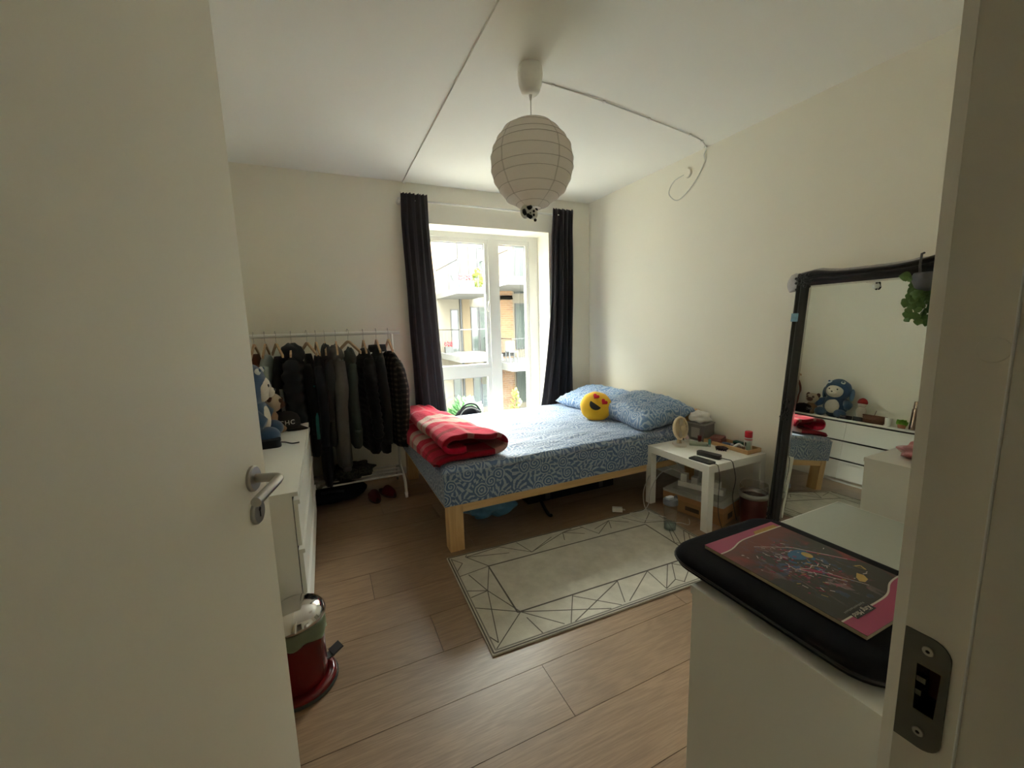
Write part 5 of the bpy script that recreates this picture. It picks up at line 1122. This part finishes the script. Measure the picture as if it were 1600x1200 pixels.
for k in range(4): t_ = .02+.022*k; obj('weave_band', tube(B(), [(-.445+(.073+.17*t_)*math.cos(a), 2.40+(.090+.19*t_)*math.sin(a), D+t_+.004*math.sin(a*16+k*PI)) for a in [2*PI*i/96 for i in range(97)]], .005, 5, cap=False), M_wick, bk)
tag(obj('stick', tube(B(), [(-.445, 2.42, D+.012), (-.435, 2.39, D+.15)], .003, 6), M_wick), 'thin stick standing in the woven basket', 'stick')
cu_ = thing('white_cup', (-.30, 2.27, D), 'plain white cup on the dresser', 'cup'); obj('cup_body', lathe(B(), [(.0001, .002), (.026, .002), (.033, .09), (.031, .09), (.024, .008), (.0001, .008)], (-.42, 2.262, D), 28), M_whiteplastic, cu_, auto=.6); obj('cup_rim', tube(B(), [(-.42+.032*math.cos(k*PI/14), 2.262+.032*math.sin(k*PI/14), D+.09) for k in range(29)], .0015, 5, cap=False), M_whiteplastic, cu_)
th_ = thing('thermos', (-.40, 2.12, D), 'tall steel thermos flask on the dresser', 'thermos'); M_th = mat('bronze_steel', (.30, .22, .18), .25, 1)
obj('flask', lathe(B(), [(.0001, .001), (.037, .001), (.038, .01), (.038, .22), (.032, .235), (.0001, .235)], (-.46, 2.06, D), 32), M_th, th_, auto=.6); obj('flask_cap', lathe(B(), [(.0001, .236), (.033, .236), (.033, .30), (.03, .308), (.0001, .308)], (-.46, 2.06, D), 28), M_th, th_, auto=.6); obj('press_button', ell(B(), (-.428, 2.05, D+.262), (.010, .012, .010), 12, 8), M_chrome, th_, smooth=True)
gp = thing('green_plant', (-.44, 2.15, D), 'bright green leafy plant in a small pot on the dresser', 'plant'); obj('pot', lathe(B(), [(.0001, 0), (.030, 0), (.038, .04), (.034, .04), (.0001, .03)], (-.44, 2.15, D), 22), mat('terracotta', (.30, .13, .07), .8), gp, auto=.6)
M_lime = mat('lime_leaf', (.16, .36, .03), .5, var=.3); rl = random.Random(9)
for k in range(16): a = k*2.4; bm = B(); leaf(bm, (-.44, 2.15, D+.036), (math.cos(a), math.sin(a), rl.uniform(.7, 2.0)), rl.uniform(.05, .08)); obj('leaf', bm, M_lime, gp, recalc=False, smooth=True)

# ------------------------------------------------------------------ outside: apartment block with balconies
def brickmat():
    t = NT('yellow_brick'); g = t.coord('Object'); sp = t.n('SeparateXYZ'); t.l(g, sp.inputs[0]); cx = t.n('CombineXYZ'); t.l(sp.outputs[0], cx.inputs[0]); t.l(sp.outputs[2], cx.inputs[1])
    b = t.n('TexBrick'); t.l(cx.outputs[0], b.inputs['Vector']); b.inputs['Color1'].default_value = (.150, .080, .036, 1); b.inputs['Color2'].default_value = (.105, .052, .023, 1); b.inputs['Mortar'].default_value = (.15, .12, .085, 1)
    b.inputs['Scale'].default_value = 1; b.inputs['Brick Width'].default_value = .30; b.inputs['Row Height'].default_value = .10; b.inputs['Mortar Size'].default_value = .012
    t.l(b.outputs[0], t.p.inputs['Base Color']); t.set(Roughness=.9); return t.m
M_brick = brickmat(); M_render = mat('pale_render', (.118, .106, .082), .9, var=.03); M_slab = mat('slab_white', (.150, .153, .147), .8); M_soff = M_slab
M_wfr = mat('grey_window_frame', (.028, .030, .032), .5); M_wgl = mat('facade_glass', (.045, .056, .052), .08); M_rail = mat('rail_steel', (.04, .042, .045), .4, .5); M_clad = mat('beige_cladding', (.110, .085, .052), .9)
ab = thing('apartment_building', (6, 17.8, -2.6), 'pale brick apartment block with balconies across the courtyard', 'building')
WY = 17.6
obj('facade_wall', bx(-3, 14, WY, WY+3, -2.6, 5.6), M_render, ab)
for b0 in (-2.4, .2, 2.8):
    for x0, x1 in ((5.66, 6.04), (6.86, 7.20), (4.1, 4.5)): obj('brick_panel', bx(x0, x1, WY-.03, WY-.001, b0, b0+2.45), M_clad if x0 > 4.5 and x0 < 6 else M_brick, ab)
    obj('brick_pier', bx(7.38, 8.06, WY-.25, WY-.001, b0-.25, b0+2.55), M_brick, ab)
    for x0, x1, za, zb in ((5.13, 5.50, .08, 1.95), (6.06, 6.44, .05, 2.05), (6.46, 6.82, .05, 2.05), (8.26, 9.3, .05, 2.2), (3.0, 3.8, .05, 2.0)):
        wn = obj('window', box(box(box(box(B(), x0, x0+.05, WY-.05, WY-.001, b0+za, b0+zb), x1-.05, x1, WY-.05, WY-.001, b0+za, b0+zb), x0+.05, x1-.05, WY-.05, WY-.001, b0+zb-.05, b0+zb), x0+.05, x1-.05, WY-.05, WY-.001, b0+za, b0+za+.05), M_wfr, ab)
        obj('pane', bx(x0+.05, x1-.05, WY-.03, WY-.02, b0+za+.05, b0+zb-.05), M_wgl, wn)
def balcony(x0, x1, y0, z0, z1, gap=.11):
    sl_ = obj('balcony_slab', bx(x0, x1, y0, WY-.001, z0, z1), M_slab, ab)
    bm = B(); zt_ = z1+1.0
    for y in (y0+.04,): box(bm, x0+.03, x1-.03, y-.02, y+.02, zt_-.03, zt_)
    box(bm, x0+.03, x0+.07, y0+.06, WY, zt_-.03, zt_)
    n = int((x1-x0)/gap)
    for k in range(n): xx = x0+.05+k*gap; box(bm, xx-.006, xx+.006, y0+.034, y0+.046, z1, zt_)
    for k in range(int((WY-y0)/gap)): yy = y0+.05+k*gap; box(bm, x0+.044, x0+.056, yy-.006, yy+.006, z1, zt_)
    tag(obj('railing', bm, M_rail, sl_), kind='stuff')
balcony(4.55, 6.20, 14.5, 2.59, 2.80, .5); balcony(6.56, 9.7, 14.5, 2.94, 3.23); balcony(4.54, 6.25, 14.5, .05, .29, .5); balcony(6.62, 9.7, 14.5, -.43, -.13)
balcony(1.6, 3.4, 15.2, 4.4, 4.75, .5); balcony(1.6, 3.4, 15.2, 1.7, 2.0, .5)
obj('shading_wing', bx(10.0, 22, 7.5, WY-.001, -2.6, 9.0), M_render, ab)  # unseen right wing, added to keep sky light off the left floor
obj('shading_wing', bx(-14, .6, 9.5, WY-.001, -2.6, 8.0), M_render, ab)  # unseen left wing, added to dim the light on the right wall
obj('shading_storey', bx(6.5, 14, WY, WY+3, 5.8, 8.6), M_render, ab)  # unseen storey, added to block low sky on the right
for b0 in (-2.4, .2, 2.8, 5.4):  # windows of the added left wing
    for k in range(5):
        xw = -1.1-2.4*k; wn = obj('window', box(box(box(box(B(), xw, xw+.05, 9.45, 9.499, b0+.3, b0+2.0), xw+1.15, xw+1.2, 9.45, 9.499, b0+.3, b0+2.0), xw+.05, xw+1.15, 9.45, 9.499, b0+1.95, b0+2.0), xw+.05, xw+1.15, 9.45, 9.499, b0+.3, b0+.35), M_wfr, ab)
        obj('pane', bx(xw+.05, xw+1.15, 9.47, 9.48, b0+.35, b0+1.95), M_wgl, wn)
for b0 in (-2.4, .2, 2.8, 5.4):  # windows of the added right wing
    for k in range(3):
        yw = 8.4+2.6*k; wn = obj('window', box(box(box(box(B(), 9.95, 9.999, yw, yw+.05, b0+.3, b0+2.0), 9.95, 9.999, yw+1.15, yw+1.2, b0+.3, b0+2.0), 9.95, 9.999, yw+.05, yw+1.15, b0+1.95, b0+2.0), 9.95, 9.999, yw+.05, yw+1.15, b0+.3, b0+.35), M_wfr, ab)
        obj('pane', bx(9.97, 9.98, yw+.05, yw+1.15, b0+.35, b0+1.95), M_wgl, wn)
obj('parapet', bx(-3.1, 14.1, WY-.2, WY+3, 5.6, 5.8), M_slab, ab)
obj('downpipe', cyl(B(), (5.60, WY-.08, -2.6), (5.60, WY-.08, 5.6), .05, 10), M_wfr, ab); obj('downpipe', cyl(B(), (7.28, WY-.10, -2.6), (7.28, WY-.10, 5.6), .05, 10), M_wfr, ab)
tag(obj('ground', bx(-30, 40, 4.5, 60, -2.75, -2.6), mat('courtyard_paving', (.12, .112, .098), .9, var=.2, vs=2)), 'paved courtyard outside the window', kind='structure')
def bush(name, label, c, r, m, n, leafs=.12, seed=1, group=None):
    t = thing(name, (c[0], c[1], c[2]-r[2]), label, 'plant', group); rr = random.Random(seed); bm = B()
    for k in range(n):
        d = Vector((rr.gauss(0, 1), rr.gauss(0, 1), rr.gauss(0, 1))).normalized(); p = Vector((c[0]+d.x*r[0]*rr.random()**.4, c[1]+d.y*r[1]*rr.random()**.4, c[2]+d.z*r[2]*rr.random()**.4))
        leaf(bm, p, (d.x, d.y, d.z+.4), leafs*rr.uniform(.6, 1.2))
    tag(obj('foliage', bm, m, t, recalc=False), kind='stuff'); obj('stem', tube(B(), [(c[0], c[1], c[2]-r[2]), (c[0]+.02, c[1], c[2])], .02, 6), M_wick, t); return t
M_g1, M_g2 = mat('courtyard_leaf', (.045, .12, .04), .6, var=.3), mat('yellow_leaf', (.10, .13, .02), .6, var=.3)
def planter(label, x0, x1, y, z, m, flowers):
    t = thing('flower_box', ((x0+x1)/2, y, z), label, 'planter'); bm = B(); box(bm, x0, x1, y-.1, y+.1, z, z+.26); obj('trough', bm, m, t, bevel=.02)
    rr = random.Random(int(x0*10)); bm = B()
    for k in range(26): ell(bm, (rr.uniform(x0, x1), y+rr.uniform(-.1, .1), z+rr.uniform(.3, .48)), .035, 6, 5)
    tag(obj('blossoms', bm, flowers, t), kind='stuff')
planter('mint green flower box with dark red blossoms on the upper balcony', 4.68, 5.25, 14.75, 2.801, mat('mint_trough', (.06, .22, .14), .6), mat('dark_blossom', (.12, .02, .035), .7)); planter('flower box with red blossoms on the lower left balcony', 4.62, 4.95, 16.9, .292, M_wfr, mat('red_blossom', (.25, .02, .03), .7))
bush('tall_shrub', 'yellow green shrub in a pot on the upper balcony', (5.45, 14.85, 3.16), (.20, .15, .36), M_g2, 90, .16, 4); bush('courtyard_shrub', 'fresh green bush low outside the wide window pane', (2.80, 8.9, -.62), (.34, .30, .30), M_g1, 200, .20, 6); bush('climbing_shrub', 'slender yellow green climber outside the narrow pane', (4.36, 9.4, -.70), (.09, .09, .42), M_g2, 80, .12, 8)
ch = thing('balcony_chair', (6.9, 15.2, -.13), 'grey chair on the lower right balcony', 'chair'); M_chair = mat('grey_chair', (.08, .085, .09), .6)
obj('seat', bx(6.75, 7.15, 15.0, 15.4, .29, .33), M_chair, ch); obj('backrest', bx(6.75, 7.15, 15.36, 15.4, .33, .75), M_chair, ch)
for x in (6.77, 7.13):
    for y in (15.02, 15.38): obj('leg', bx(x-.02, x+.02, y-.02, y+.02, -.13, .29), M_chair, ch)
pg = thing('parasol', (4.75, 15.6, 2.80), 'folded grey parasol on the upper balcony', 'parasol'); obj('pole', cyl(B(), (4.75, 15.6, 2.801), (4.75, 15.6, 4.1), .025, 8), M_chair, pg); obj('canopy', lathe(B(), [(.03, 4.2), (.10, 3.9), (.13, 3.35), (.05, 3.15)], (4.75, 15.6, 0), 14), M_chair, pg)
